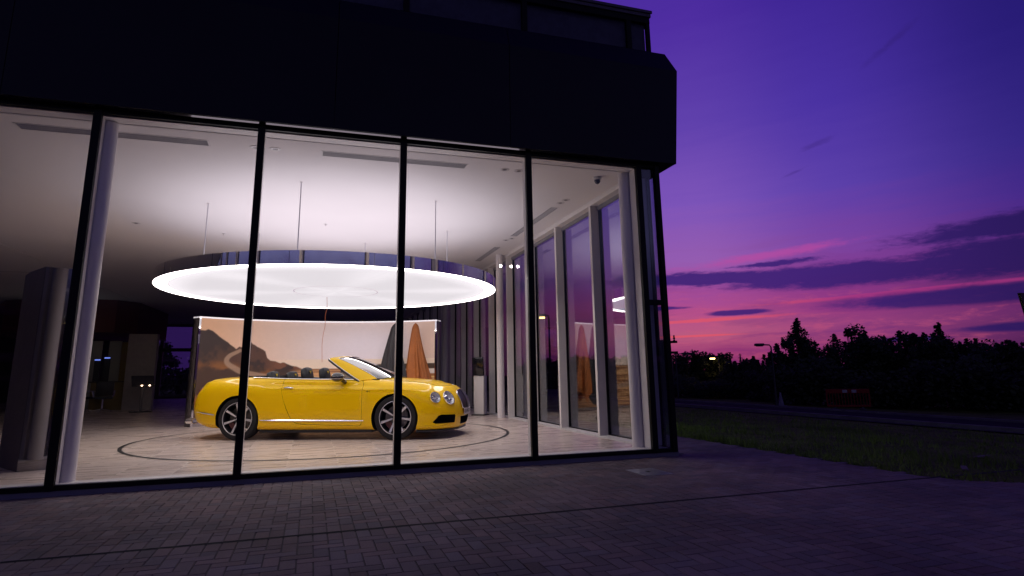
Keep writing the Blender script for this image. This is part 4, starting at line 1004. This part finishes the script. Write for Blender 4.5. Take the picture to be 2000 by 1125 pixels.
b = MB(); b.box(-1.0, -.885, .118, .98, .885, .166, bev=.01); b.build('sill_underside', blackpl, CAR)
b = MB(); b.box(-2.2, -.55, .20, -1.72, .55, .24); b.build('rear_undertray', blackpl, CAR)
# wheels
def wheel(x, y, s, rz=0.):
    wr = empty('wheel', (x, y, .353)); wr.parent = CAR; wr.rotation_euler = (0, 0, rz)
    R_, w = .355, .13
    o = s   # outer side sign (+/- y)
    T = MB(); prof = [(.262, -w+.012), (.27, -w), (.31, -w-.006), (.340, -w+.002), (.3515, -w+.022), (R_, -w+.05), (R_, w-.05), (.3515, w-.022), (.340, w-.002), (.31, w+.006), (.27, w), (.262, w-.012)]
    T.lathe(prof, 72, axis='y')
    T.build('tyre', rubber, wr, True, 40)
    b = MB(); f = lambda h: o*h
    b.lathe([(.262, f(w-.010)), (.268, f(w+.001)), (.258, f(w+.003)), (.250, f(w-.008)), (.243, f(w-.03)), (.238, f(-.08)), (.262, f(-w+.01))], 72, axis='y'); b.build('rim', mat('rim_dark', (.03, .03, .033), .3, .6), wr, True)
    b = MB(); b.lathe([(.252, f(w-.006)), (.2585, f(w+.0045)), (.267, f(w+.003)), (.268, f(w-.004))], 72, axis='y'); b.build('rim_lip', mat('machined_alloy', (.80, .78, .79), .32, .55), wr, True)
    b = MB()
    for k in range(7):
        a = 2*pi*k/7+radians(8); s0 = len(b.v)
        # spoke in local x (radial) / z (tangential), machined front face + dark flanks
        h0, h1 = f(w-.045), f(w-.010)
        P = [(.055, -.011), (.055, .011), (.247, .023), (.247, -.015)]
        fr = [(P[0][0], h0, P[0][1]), (P[1][0], h0, P[1][1]), (P[2][0], h1, P[2][1]), (P[3][0], h1, P[3][1])]
        bk = [(p[0], p[1]-f(.035), p[2]) for p in fr]
        b.add(fr, [(0, 1, 2, 3)], 0)
        b.add(fr+bk, [(0, 1, 5, 4), (1, 2, 6, 5), (2, 3, 7, 6), (3, 0, 4, 7), (4, 5, 6, 7)], 1)
        b.xf(Matrix.Rotation(a, 4, 'Y'), s0)
    me = meshobj('spokes', b.v, b.f, [MATS['machined_alloy'], MATS['rim_dark']], wr, mi=b.mi)
    b = MB(); b.lathe([(.0001, f(w-.035)), (.04, f(w-.036)), (.062, f(w-.048)), (.066, f(w-.09))], 32, axis='y'); hb_ = b.build('hub', MATS['rim_dark'], wr, True)
    b = MB(); b.lathe([(.030, f(w-.034)), (.033, f(w-.031)), (.036, f(w-.034))], 28, axis='y'); b.build('hub_ring', chrome, hb_, True)
    Mx = Matrix.Translation((0, f(w-.033), 0)) @ Matrix(((1 if o < 0 else -1, 0, 0, 0), (0, 0, o, 0), (0, 1, 0, 0), (0, 0, 0, 1)))
    textmesh('B', .045, 'hub_letter', mat('hub_letter_m', (.65, .3, .35), .3, .5), hb_, Mx)
    b = MB(); b.lathe([(.0001, f(.0)), (.19, f(.0)), (.19, f(.03)), (.07, f(.032)), (.07, f(.05)), (.0001, f(.05))], 48, axis='y'); b.build('brake_disc', mat('brake_iron', (.16, .15, .15), .35, 1.), wr, True)
    b = MB(); s0 = 0
    P = [(.12+.085*j, radians(200+14*i)) for j in (0, 1) for i in range(5)]
    poly = [(r_*cos(a), r_*sin(a)) for r_, a in P[:5]]+[(r_*cos(a), r_*sin(a)) for r_, a in P[5:][::-1]]
    b.prism(poly, f(.033), f(.068), axis='y'); b.build('brake_caliper', mat('caliper', (.1, .03, .03), .35), wr)
    b = MB(); b.lathe([(.12, f(-.02)), (.12, f(-.12)), (.0001, f(-.12))], 24, axis='y'); b.build('hub_carrier', wellm, wr)
for x in (AX, -AX):
    for s in (1, -1): wheel(x, s*.812, s, radians(2)*(x > 0))
for s in (1, -1):
    b = MB(); 
for x in (AX, -AX):
    b = MB(); b.tube([(x, -.70, .34), (x, .70, .34)], .05, 10); b.build('axle', wellm, CAR)

# ------------------------------------------------------------------ things standing in the showroom
# touch screen pedestal by the middle column
K = empty('screen_pedestal', (6.60, 7.95, FZ), radians(-40), 'white pedestal with a dark touch screen beside the middle round column', 'pedestal')
b = MB(); b.box(-.14, -.10, .03, .14, .10, .98, bev=.006); b.build('pedestal', mat('pedestal_white', (.66, .62, .62), .4), K, True)
b = MB(); b.box(-.18, -.16, .0, .18, .16, .03, bev=.005); b.build('base_plate', blackpl, K, True)
b = MB(); b.box(-.15, -.03, 1.0, .15, .03, 1.46, bev=.008); b.xf(Matrix.Rotation(radians(6), 4, 'X')); b.build('touch_screen', mat('screen_black', (.012, .012, .016), .12), K, True)
b = MB(); b.tube([(-.15, -.05, 1.05), (-.17, -.14, .8), (-.13, -.16, .4), (-.08, -.17, .04)], .005, 6); b.build('cable', blackpl, K, True)
# office chairs in the dark back part
def chair(x, y, rz, label):
    C_ = empty('office_chair', (x, y, FZ), rz, label, 'chair', 'chairs in the dark back of the showroom')
    b = MB(); b.box(-.26, -.25, .42, .26, .25, .50, bev=.03); b.build('seat', leather, C_, True)
    b = MB(); b.box(-.25, .20, .56, .25, .27, 1.02, bev=.03); b.xf(Matrix.Rotation(radians(-7), 4, 'X')); b.build('backrest', leather, C_, True)
    b = MB(); b.tube([(0, 0, .06), (0, 0, .42)], .028, 10); b.build('stem', chrome, C_, True)
    for k in range(5):
        a = 2*pi*k/5; b = MB(); b.tube([(0, 0, .10), (.30*cos(a), .30*sin(a), .05)], [.025, .016], 8); b.lathe([(.0001, -.03), (.03, -.02), (.03, .02), (.0001, .03)], 12, (.30*cos(a), .30*sin(a), .03)); b.build('foot', chrome, C_, True)
    for s in (1, -1):
        b = MB(); b.tube([(s*.26, .2, .5), (s*.30, .18, .68), (s*.30, -.16, .68), (s*.26, -.18, .48)], .014, 8); b.build('armrest', chrome, C_, True)
    return C_
chair(-4.05, 16.2, radians(200), 'dark office chair behind the left round column, its back to the window')
chair(-4.75, 16.6, radians(150), 'second dark office chair, half hidden behind the left round column')
# lectern with two small warm lamps
K = empty('lectern', (-2.75, 15.4, FZ), radians(20), 'slanted lectern with two tiny warm lamps in front of the pale pier', 'lectern')
b = MB(); b.box(-.30, -.20, 0, .30, .22, .03); b.build('base', blackpl, K)
b = MB(); b.box(-.04, -.02, .03, .04, .04, .92, bev=.006); b.build('stem', mat('dim_steel', (.12, .11, .11), .4, .8), K)
b = MB(); b.box(-.32, -.02, .0, .32, .02, .48, bev=.006); b.xf(Matrix.Translation((0, -.1, .82)) @ Matrix.Rotation(radians(-48), 4, 'X')); b.build('slanted_panel', mat('grey_gloss', (.06, .06, .07), .15), K)
for dx in (-.05, .17):
    b = MB(); b.lathe([(.0001, -.02), (.024, -.012), (.028, .0), (.024, .012), (.0001, .02)], 14, (dx, -.19, .84)); b.build('lamp', mat('warm_bulb', (1, .8, .6), .5, emit=(1, .66, .42), es=9.), K, True)
# back wall furniture
def slab(name, x0, y0, z0, x1, y1, z1, m, label, cat, group=None, bev=.01):
    b = MB(); b.box(x0, y0, z0, x1, y1, z1, bev=bev); return tag(b.build(name, m), label, cat, group)
pw = mat('panel_grey', (.62, .58, .50), .6)
slab('wall_pier', -3.75, 17.2, FZ, -2.85, 17.55, 2.72, mat('pier_grey', (.46, .42, .36), .7, var=.08), 'pale grey free standing pier between the monitor wall and the rear windows', 'pier')
for i, (x, lb) in enumerate(((-6.35, 'leftmost of three tall pale wall panels behind the chairs'), (-5.72, 'middle of three tall pale wall panels behind the chairs'), (-5.08, 'rightmost of three tall pale wall panels behind the chairs'))):
    slab('wall_panel', x, 20.0, FZ, x+.42, 20.06, 2.62, pw, lb, 'wall panel', 'tall pale panels behind the chairs')
slab('monitor_wall', -4.55, 19.6, FZ, -3.40, 19.8, 2.55, mat('mustard_board', (.36, .25, .06), .7), 'mustard coloured wall section that carries the dark monitor', 'wall panel')
b = MB(); b.box(-4.28, 19.55, 1.52, -3.45, 19.598, 2.2, bev=.01); b.box(-4.25, 19.545, 1.55, -3.48, 19.551, 2.17, 1); tag(b.build('monitor', [blackpl, mat('monitor_face', (.01, .012, .03), .1)]), 'switched off dark monitor on the mustard wall section', 'monitor')
K = empty('reception_desk', (-4.1, 17.9, FZ), 0, 'low mustard brown reception desk in the dark below the monitor', 'desk')
b = MB(); b.box(-.75, -.3, .0, .72, .3, .95, bev=.01); b.build('desk_body', mat('desk_brown', (.28, .20, .06), .6), K)
b = MB(); b.box(-.80, -.35, .951, .78, .35, .99, bev=.008); b.build('desk_top', mat('desk_top_m', (.10, .08, .04), .35), K)
# dark red bulkhead under the ceiling
b = MB(); P = [(-9.2, 24), (-9.2, 21), (-8.4, 19.4), (-7.0, 18.5), (-5.8, 18.3), (-4.6, 18.6), (-4.05, 19.4), (-3.95, 24)]
b.prism(P, 2.86, CZ-.001); tag(b.build('bulkhead', mat('dark_red_paint', (.12, .02, .024), .6)), 'dark red rounded bulkhead hanging from the ceiling at the back', 'bulkhead')
# ring lamp
K = empty('ring_lamp', (-5.75, 17.6, 2.62), 0, 'small thin glowing ring lamp hanging at the back left', 'pendant light')
b = MB(); b.tube([(.42*cos(2*pi*i/40), .42*sin(2*pi*i/40), 0) for i in range(40)], .018, 8, closed=True); b.build('ring', mat('ring_glow', (1, 1, 1), .5, emit=(.95, 1, .95), es=1.6), K, True)
for k in range(3): a = 2*pi*k/3; b = MB(); b.tube([(.42*cos(a), .42*sin(a), .01), (0, 0, CZ-2.62-.001)], .002, 5); b.build('wire', blackpl, K)
for (x, z, lb) in ((-4.72, 1.93, 'small blue lit strip on the right of a pair among the pale panels'), (-5.02, 1.86, 'small blue lit strip on the left of a pair among the pale panels')):
    b = MB(); b.box(x-.09, 18.6, z-.02, x+.09, 18.63, z+.02, bev=.004); b.box(x-.1, 18.632, FZ, x+.1, 18.66, z+.04, 1); tag(b.build('status_screen', [mat('blue_led', (.1, .15, .6), .5, emit=(.2, .3, 1), es=1.0), mat('post_dark', (.04, .035, .04), .6)]), lb, 'screen')
# shelf at the far left
K = empty('shelf_unit', (-4.7, 6.3, FZ), radians(20), 'pale shelving with black display boxes behind the left curved panel', 'shelf')
b = MB(); b.box(-.9, 0, 0, .9, .35, .06); b.box(-.9, 0, 1.95, .9, .35, 2.0); b.box(-.9, .33, .06, .9, .35, 1.95)
for x in (-.9, -.3, .3, .86): b.box(x, 0, .06, x+.04, .33, 1.95)
b.build('carcass', pw, K)
for z in (.55, 1.0, 1.45): b = MB(); b.box(-.86, .01, z, .86, .33, z+.03); b.build('shelf', pw, K)
for (x, z) in ((-.72, .58), (-.1, .58), (.5, 1.03), (-.1, 1.03), (.5, 1.48), (-.72, 1.48)): b = MB(); b.box(x, .05, z+.0005, x+.28, .3, z+.3, bev=.01); b.build('display_box', blackpl, K)
b = MB(); b.box(-1.0, -.02, 2.02, 1.0, .36, 2.32); b.build('shelf_header', mat('rust_header', (.16, .05, .02), .6), K)

# ------------------------------------------------------------------ outside: trees, lamps, pylons, barrier
def ray(u, v):
    return (FW+RT*((u-1000)/1185.742)-UP*((v-481.9125)/1185.742))
def ground_at(u, D):
    d = ray(u, 700); h = Vector((d.x, d.y, 0)).normalized(); x, y = CAM.x+h.x*D, CAM.y+h.y*D
    return x, y, gz(x, y)
def height_at(u, v, D):
    d = ray(u, v); return CAM.z+D*d.z/sqrt(d.x**2+d.y**2)
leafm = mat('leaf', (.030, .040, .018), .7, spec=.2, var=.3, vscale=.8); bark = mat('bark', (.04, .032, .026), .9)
def tree(name, x, y, z0, top, w, seed, kind, label, cat, group, nleaf=3000, leaf=.13):
    r = random.Random(seed); T_ = empty(name, (x, y, z0), 0, label, cat, group); H = top-z0
    b = MB(); tp = [(0, 0, -.1)]; 
    for k in range(1, 6): tp.append((r.gauss(0, .05)*k/3, r.gauss(0, .05)*k/3, H*.17*k))
    rt = max(.05, H*.022); b.tube(tp, [rt*(1-.17*k) for k in range(6)], 8)
    clumps = []
    if kind == 'spire':
        for k in range(120):
            f = r.random()**1.15; z = H*(.10+.84*f); rr = w*.5*(1-f)**.85*(.35+.65*r.random()); a = r.uniform(0, 2*pi); clumps.append((rr*cos(a), rr*sin(a), z, w*.088*(1.25-f)+.07))
        for k in range(9): clumps.append((r.gauss(0, .07), r.gauss(0, .07), H*(.78+.023*k), .17-.012*k))
    elif kind == 'shrub':
        for k in range(46):
            a = r.uniform(0, 2*pi); rr = w*.5*sqrt(r.random()); q = rr/(w*.5); zt = H*(1-.45*q*q)*(.75+.25*r.random()); z = zt*(.12+.88*r.random()**.6); clumps.append((rr*cos(a), rr*sin(a), z, .20+.35*r.random()*min(1, H/3)))
        for k in range(16):
            a = r.uniform(0, 2*pi); rr = w*.42*sqrt(r.random()); z = H*(.93-.35*(rr/(w*.5))**2)
            for j in range(4): clumps.append((rr*cos(a), rr*sin(a), z+.11*j, .16-.03*j))
    else:
        for k in range(56):
            a = r.uniform(0, 2*pi); c_ = r.uniform(-1, 1); q = (r.random())**.4; rx = w*.5*sqrt(1-c_*c_)*q
            clumps.append((rx*cos(a), rx*sin(a), H*(.62+.36*c_*q), .22+.10*H/5*r.random()+.2*r.random()))
    for k in range(0, len(clumps), 3):
        cx_, cy_, cz_, cr = clumps[k]
        if cz_ > H*.25: m_ = min(cz_*.75, H*.8); b.tube([(tp[2][0], tp[2][1], m_*.6), (cx_*.5, cy_*.5, m_*.85), (cx_, cy_, cz_)], [rt*.35, rt*.22, .008], 5)
    tr = b.build('trunk', bark, T_)
    V = []; F = []
    tot = sum(c[3]**2 for c in clumps)
    for (cx_, cy_, cz_, cr) in clumps:
        for k in range(max(14, int(nleaf*cr*cr/tot))):
            v = Vector((r.gauss(0, 1), r.gauss(0, 1), r.gauss(0, .8))); v = v.normalized()*cr*(r.random()**.45)*1.15
            p = Vector((cx_, cy_, cz_))+v; a = Vector((r.gauss(0, 1), r.gauss(0, 1), r.gauss(0, 1))).normalized(); c_ = a.orthogonal().normalized(); l = leaf*(.6+.8*r.random()); wd_ = l*.42
            n = len(V); V += [p-a*l*.5, p+c_*wd_, p+a*l*.5, p-c_*wd_]; F.append((n, n+1, n+2, n+3))
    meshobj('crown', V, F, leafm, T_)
    return T_
TR_ = [ # u, top v, width m, distance, kind, label
 (1050, 700, 6.0, 52, 'round'), (1105, 696, 5.5, 50, 'round'), (1165, 700, 5.5, 51, 'shrub'), (1215, 694, 6.0, 50, 'round'), (1262, 702, 5, 48, 'shrub'),
 (1352, 688, 5.2, 62, 'round'), (1385, 692, 4.0, 62, 'round'), (1322, 708, 3.5, 60, 'shrub'), (1412, 690, 2.6, 62, 'round'), (1440, 705, 3.2, 58, 'shrub'), (1472, 700, 3.4, 55, 'shrub'), (1505, 692, 3.4, 50, 'shrub'),
 (1563, 618, 4.6, 45, 'spire'), (1545, 660, 3.0, 44, 'shrub'), (1588, 662, 3.4, 45, 'shrub'), (1640, 652, 4.4, 45, 'round'), (1668, 636, 3.6, 45, 'shrub'), (1712, 654, 2.6, 44, 'round'), (1745, 668, 4, 46, 'shrub'),
 (1762, 648, 4.2, 45, 'shrub'), (1800, 652, 3.6, 44, 'shrub'), (1826, 648, 3.2, 45, 'shrub'), (1843, 626, 1.0, 45, 'spire'), (1872, 655, 3.6, 46, 'round'), (1905, 664, 4.0, 46, 'shrub'), (1945, 670, 4.2, 45, 'shrub'), (1972, 668, 2.2, 44, 'shrub'), (2002, 670, 3.4, 44, 'round'), (2060, 662, 5, 46, 'round')]
desc = {0: 'seen through the side windows at the back of the room'}
names_l = [
 'bushy round tree seen through the side glass, nearest the middle round column', 'round dark tree seen through the side glass between two cream posts', 'ragged shrub seen through the side glass left of the right column', 'broad dark tree seen through the side glass beside the right column', 'low shrub just behind the black corner post',
 'left dome of the far tree clump under the pylon', 'right dome of the far tree clump beside the gap in the skyline', 'low far shrub at the foot of the leftmost unlit street lamp', 'small rounded far tree right of the gap, by a lit street lamp', 'low far shrub in the dip of the skyline under the middle pylon', 'low far shrub right of the lit lamp pair', 'feathery shrub left of the tall unlit street lamp',
 'tallest pointed tree on the skyline with a ragged tip', 'dense shrub leaning on the left foot of the tallest pointed tree', 'dense shrub on the right foot of the tallest pointed tree', 'wide dark tree just right of the tallest pointed tree', 'upright leafy tree with the second highest top on the skyline', 'small tree standing alone in the notch right of the second highest tree', 'low shrub filling the notch in the middle of the skyline',
 'bushy tree left of the thin spire tree', 'twiggy shrub with open top a little left of the thin spire tree', 'twiggy shrub touching the left side of the thin spire tree', 'very thin spire shaped tree sticking out of the shrubs at the right', 'rounded dark tree right of the thin spire tree', 'dark shrub second to the right of the thin spire tree', 'long low shrub near the right end of the skyline', 'narrow shrub left of the dark sign at the right edge', 'dark tree below the dark sign at the right edge', 'round dark tree just past the right edge sign']
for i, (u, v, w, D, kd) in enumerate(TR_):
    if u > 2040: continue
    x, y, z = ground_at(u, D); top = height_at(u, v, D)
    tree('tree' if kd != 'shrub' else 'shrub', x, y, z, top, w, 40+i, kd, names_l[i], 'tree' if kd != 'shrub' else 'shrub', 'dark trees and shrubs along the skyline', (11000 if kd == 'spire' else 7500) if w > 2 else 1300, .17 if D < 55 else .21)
# dense hedge mass below and between them (uncountable undergrowth)
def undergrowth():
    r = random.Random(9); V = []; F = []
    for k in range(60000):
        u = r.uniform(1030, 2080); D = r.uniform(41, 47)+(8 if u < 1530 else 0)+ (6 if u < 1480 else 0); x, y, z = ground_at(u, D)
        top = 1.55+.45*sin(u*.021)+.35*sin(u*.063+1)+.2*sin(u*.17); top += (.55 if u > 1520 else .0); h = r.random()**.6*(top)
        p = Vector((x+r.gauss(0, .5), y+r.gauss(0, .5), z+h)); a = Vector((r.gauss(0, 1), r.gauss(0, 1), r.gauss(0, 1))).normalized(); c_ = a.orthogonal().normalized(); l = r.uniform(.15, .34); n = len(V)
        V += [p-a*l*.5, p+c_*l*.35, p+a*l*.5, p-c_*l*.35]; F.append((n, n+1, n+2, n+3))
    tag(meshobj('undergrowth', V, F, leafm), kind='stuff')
undergrowth()
# trees behind the rear windows
tree('tree', -9.6, 47, -.1, 4.3, 4.0, 301, 'round', 'dark tree seen through the rear window left of the curved wall', 'tree', 'trees seen through the rear windows', 2600, .2)
tree('tree', -5.6, 52, -.1, 3.9, 3.6, 302, 'round', 'broad dark tree seen through the rearmost window behind the curved wall edge', 'tree', 'trees seen through the rear windows', 2600, .2)
b = MB(); r = random.Random(2)
V = []; F = []
for k in range(5000):
    p = Vector((r.uniform(-16, 2), 45+r.gauss(0, 1), r.random()**.7*1.9)); a = Vector((r.gauss(0, 1), r.gauss(0, 1), r.gauss(0, 1))).normalized(); c_ = a.orthogonal().normalized(); l = .3; n = len(V); V += [p-a*l*.5, p+c_*l*.35, p+a*l*.5, p-c_*l*.35]; F.append((n, n+1, n+2, n+3))
tag(meshobj('hedge_growth', V, F, leafm), kind='stuff')
steel = mat('lamp_steel', (.05, .05, .055), .5, .5)
def street_lamp(u, vtop, D, arm, lit, label, vb=None, head=.55):
    x, y, z = ground_at(u, D); top = height_at(u, vtop, D); H = top-z
    T_ = empty('street_lamp', (x, y, z), atan2(-RT.y, RT.x)*-1, label, 'street lamp', 'street lamps beyond the grass')
    b = MB(); b.tube([(0, 0, 0), (0, 0, H*.3), (0, 0, H*.96), (arm*.08, 0, H*.995), (arm*.45, 0, H)], [.065, .055, .04, .035, .035], 8); b.build('pole', steel, T_, True)
    hd = MB(); x0, x1 = sorted((arm*.4, arm*.4+(head if arm > 0 else -head))); hd.box(x0, -.14, H-.06, x1, .14, H+.07, bev=.04); h_ = hd.build('lamp_head', steel, T_, True)
    b = MB(); b.box(x0+.08, -.10, H-(.15 if lit else .085), x1-.06, .10, H-.061, bev=.02); b.build('lamp_glass', mat('lamp_glow', (1, .8, .4), .4, emit=(1, .62, .20), es=14.) if lit else mat('lamp_off', (.2, .2, .2), .3), h_)
    return T_
street_lamp(1508, 673, 34, -.9, False, 'tall unlit street lamp with a short left arm left of the tallest pointed tree', head=.45)
street_lamp(1320, 691, 46, 1.1, False, 'unlit street lamp with a right arm just right of the black corner post', head=.7)
street_lamp(1403, 698, 60, -.7, True, 'lit street lamp glowing in front of the far tree clump, left of a pair')
street_lamp(1432, 708, 60, -.5, True, 'lit street lamp with yellow glow in the skyline dip, right of a pair')
street_lamp(1074, 616, 30, -.35, True, 'lit orange street lamp seen through the side glass left of a cream post')
# pylons
def pylon(u, vtop, D, label):
    x, y, z = ground_at(u, D); H = height_at(u, vtop, D)-z; T_ = empty('pylon', (x, y, z), radians(25), label, 'pylon', 'electricity pylons on the horizon')
    b = MB(); hw = H*.09; q = .16
    lv = [(0, hw), (.35, hw*.6), (.62, hw*.34), (.85, hw*.16), (1., .02)]
    for sx in (1, -1):
        for sy in (1, -1): b.tube([(sx*w_, sy*w_, H*f) for f, w_ in lv], q, 4)
    for i in range(4):
        (f0, w0), (f1, w1) = lv[i], lv[i+1]
        for s in (1, -1):
            b.tube([(w0, s*w0, H*f0), (-w1, s*w1, H*f1)], q*.6, 4); b.tube([(-w0, s*w0, H*f0), (w1, s*w1, H*f1)], q*.6, 4); b.tube([(s*w0, w0, H*f0), (s*w1, -w1, H*f1)], q*.6, 4)
    b.build('lattice_tower', steel, T_)
    for f, l in ((.92, .17), (.78, .24), (.64, .19)):
        b = MB(); b.tube([(-H*l, 0, H*f), (0, 0, H*f+H*.02), (H*l, 0, H*f)], q*.8, 4); b.tube([(-H*l, 0, H*f), (H*l, 0, H*f)], q*.6, 4); b.build('cross_arm', steel, T_)
pylon(1353, 682, 330, 'lattice pylon rising over the left far tree clump'); pylon(1446, 690, 420, 'small lattice pylon in the dip of the skyline'); pylon(1386, 690, 520, 'faint narrow pylon in the gap between two far trees')
# pole mounted transformer seen through the corner glass
x, y, z = ground_at(1293, 22)
T_ = empty('utility_pole', (x, y, z), radians(-35), 'utility pole with a transformer box seen through the corner glass', 'utility pole'); H = height_at(1293, 664, 22)-z
b = MB(); b.tube([(0, 0, 0), (0, 0, H)], [.12, .08], 10); b.build('pole', bark, T_, True)
for f in (-.12, -.48): b = MB(); b.box(-.55, -.04, H+f, .55, .04, H+f+.08); b.build('cross_arm', bark, T_)
for s in (-.45, -.15, .18, .45): b = MB(); b.lathe([(.0001, .2), (.035, .17), (.02, .13), (.045, .09), (.02, .05), (.045, 0)], 10, (s, 0, H-.04)); b.build('insulator', steel, T_, True)
b = MB(); b.box(-.35, -.5, H-1.25, .35, -.1, H-.62, bev=.03); b.build('transformer', steel, T_, True)
# red plastic barrier
x, y, z = 28.1, 17.05, gz(28.1, 17.05)
T_ = empty('road_barrier', (x, y, z), radians(-33), 'red plastic road works barrier with two white tabs beyond the kerb', 'barrier')
rd_ = mat('red_plastic', (.20, .008, .014), .7, spec=.2)
b = MB(); b.box(-1.0, -.03, .80, 1.0, .03, 1.02, bev=.02); b.box(-1.0, -.03, .14, 1.0, .03, .24, bev=.02); b.box(-1.0, -.03, .24, -.93, .03, .80); b.box(.93, -.03, .24, 1.0, .03, .80)
for k in range(1, 14): b.box(-1.0+k*.1386-.018+.03, -.015, .24, -1.0+k*.1386+.018+.03, .015, .80)
b.build('panel', rd_, T_)
for s in (-.62, .62): b = MB(); b.box(s-.09, -.32, 0, s+.09, .32, .06, bev=.015); b.box(s-.05, -.05, .06, s+.05, .05, .14); b.build('foot', mat('barrier_foot', (.05, .05, .05), .8), T_)
for s in (-.12, .30): b = MB(); b.box(s-.11, -.036, .84, s+.11, -.0305, .98); b.build('reflective_tab', mat('tab_white', (.35, .33, .36), .5), T_)
# pale cone shape on the verge
x, y, z = 27., 20.5, gz(27, 20.5)
b = MB(); b.box(-.2, -.2, 0, .2, .2, .04); b.lathe([(.15, .04), (.035, .74), (.0001, .75)], 20); b.xf(Matrix.Translation((x, y, z))); tag(b.build('traffic_cone', mat('cone_grey', (.16, .15, .2), .6), None, True), 'pale grey traffic cone on the dark verge left of the red barrier', 'cone')
# dark sign at the right edge
T_ = empty('road_sign', (12.03, -1.61, gz(12.03, -1.61)), radians(0), 'dark sign board on a post cut off by the right edge', 'sign')
b = MB(); b.prism([(.0, 1.62), (.015, 1.60), (.75, 1.60), (.78, 2.30), (-.04, 2.30), (.02, 1.95)], -.02, .02, axis='y'); b.build('board', blackpl, T_)
b = MB(); b.tube([(.38, .04, 0), (.38, .04, 2.2)], .04, 8); b.build('post', steel, T_)
# scraps lying on the grass
r = random.Random(21)
for i, (x, y) in enumerate(((11.3, -1.2), (9.6, -2.2))):
    b = MB(); b.box(-.16, -.03, 0, .16, .03, .02, bev=.004); b.xf(Matrix.Translation((x, y, gz(x, y)+.02)) @ Matrix.Rotation(r.uniform(0, 1), 4, 'Z'))
    tag(b.build('wood_scrap', mat('pale_wood', (.12, .10, .08), .8), None), ('pale wood scrap lying in the middle of the dark grass', 'small wood scrap lying at the grass edge beside the paving')[i], 'wood scrap')

# floodlight mast across the forecourt: its lamps mirror in the front glass beside the middle column
d = ray(998, 523); k0 = -CAM.y/d.y; hit = CAM+d*k0; q = hit+Vector((d.x, -d.y, d.z))*(24/d.y)
T_ = empty('floodlight_mast', (q.x, q.y, 0), 0, 'floodlight mast with three bright lamps mirrored in the glass beside the middle round column', 'floodlight')
b = MB(); b.tube([(0, 0, 0), (0, 0, q.z)], [.1, .06], 10); b.tube([(-.9, 0, q.z), (.9, 0, q.z)], .04, 8); b.build('mast', steel, T_, True)
for i, dx in enumerate((-.62, .0, .38)):
    b = MB(); b.box(dx-.14, -.12, q.z-.05, dx+.14, .06, q.z+.18, bev=.02); l_ = b.build('lamp_housing', steel, T_, True)
    b = MB(); b.lathe([(.0001, .01), (.09, .008), (.1, 0)], 16); b.xf(Matrix.Translation((dx, .066, q.z+.065)) @ Matrix.Rotation(-pi/2, 4, 'X')); b.build('lamp_glass', mat('flood_glow', (1, .95, .9), .4, emit=(1, .9, .85), es=70.), l_)
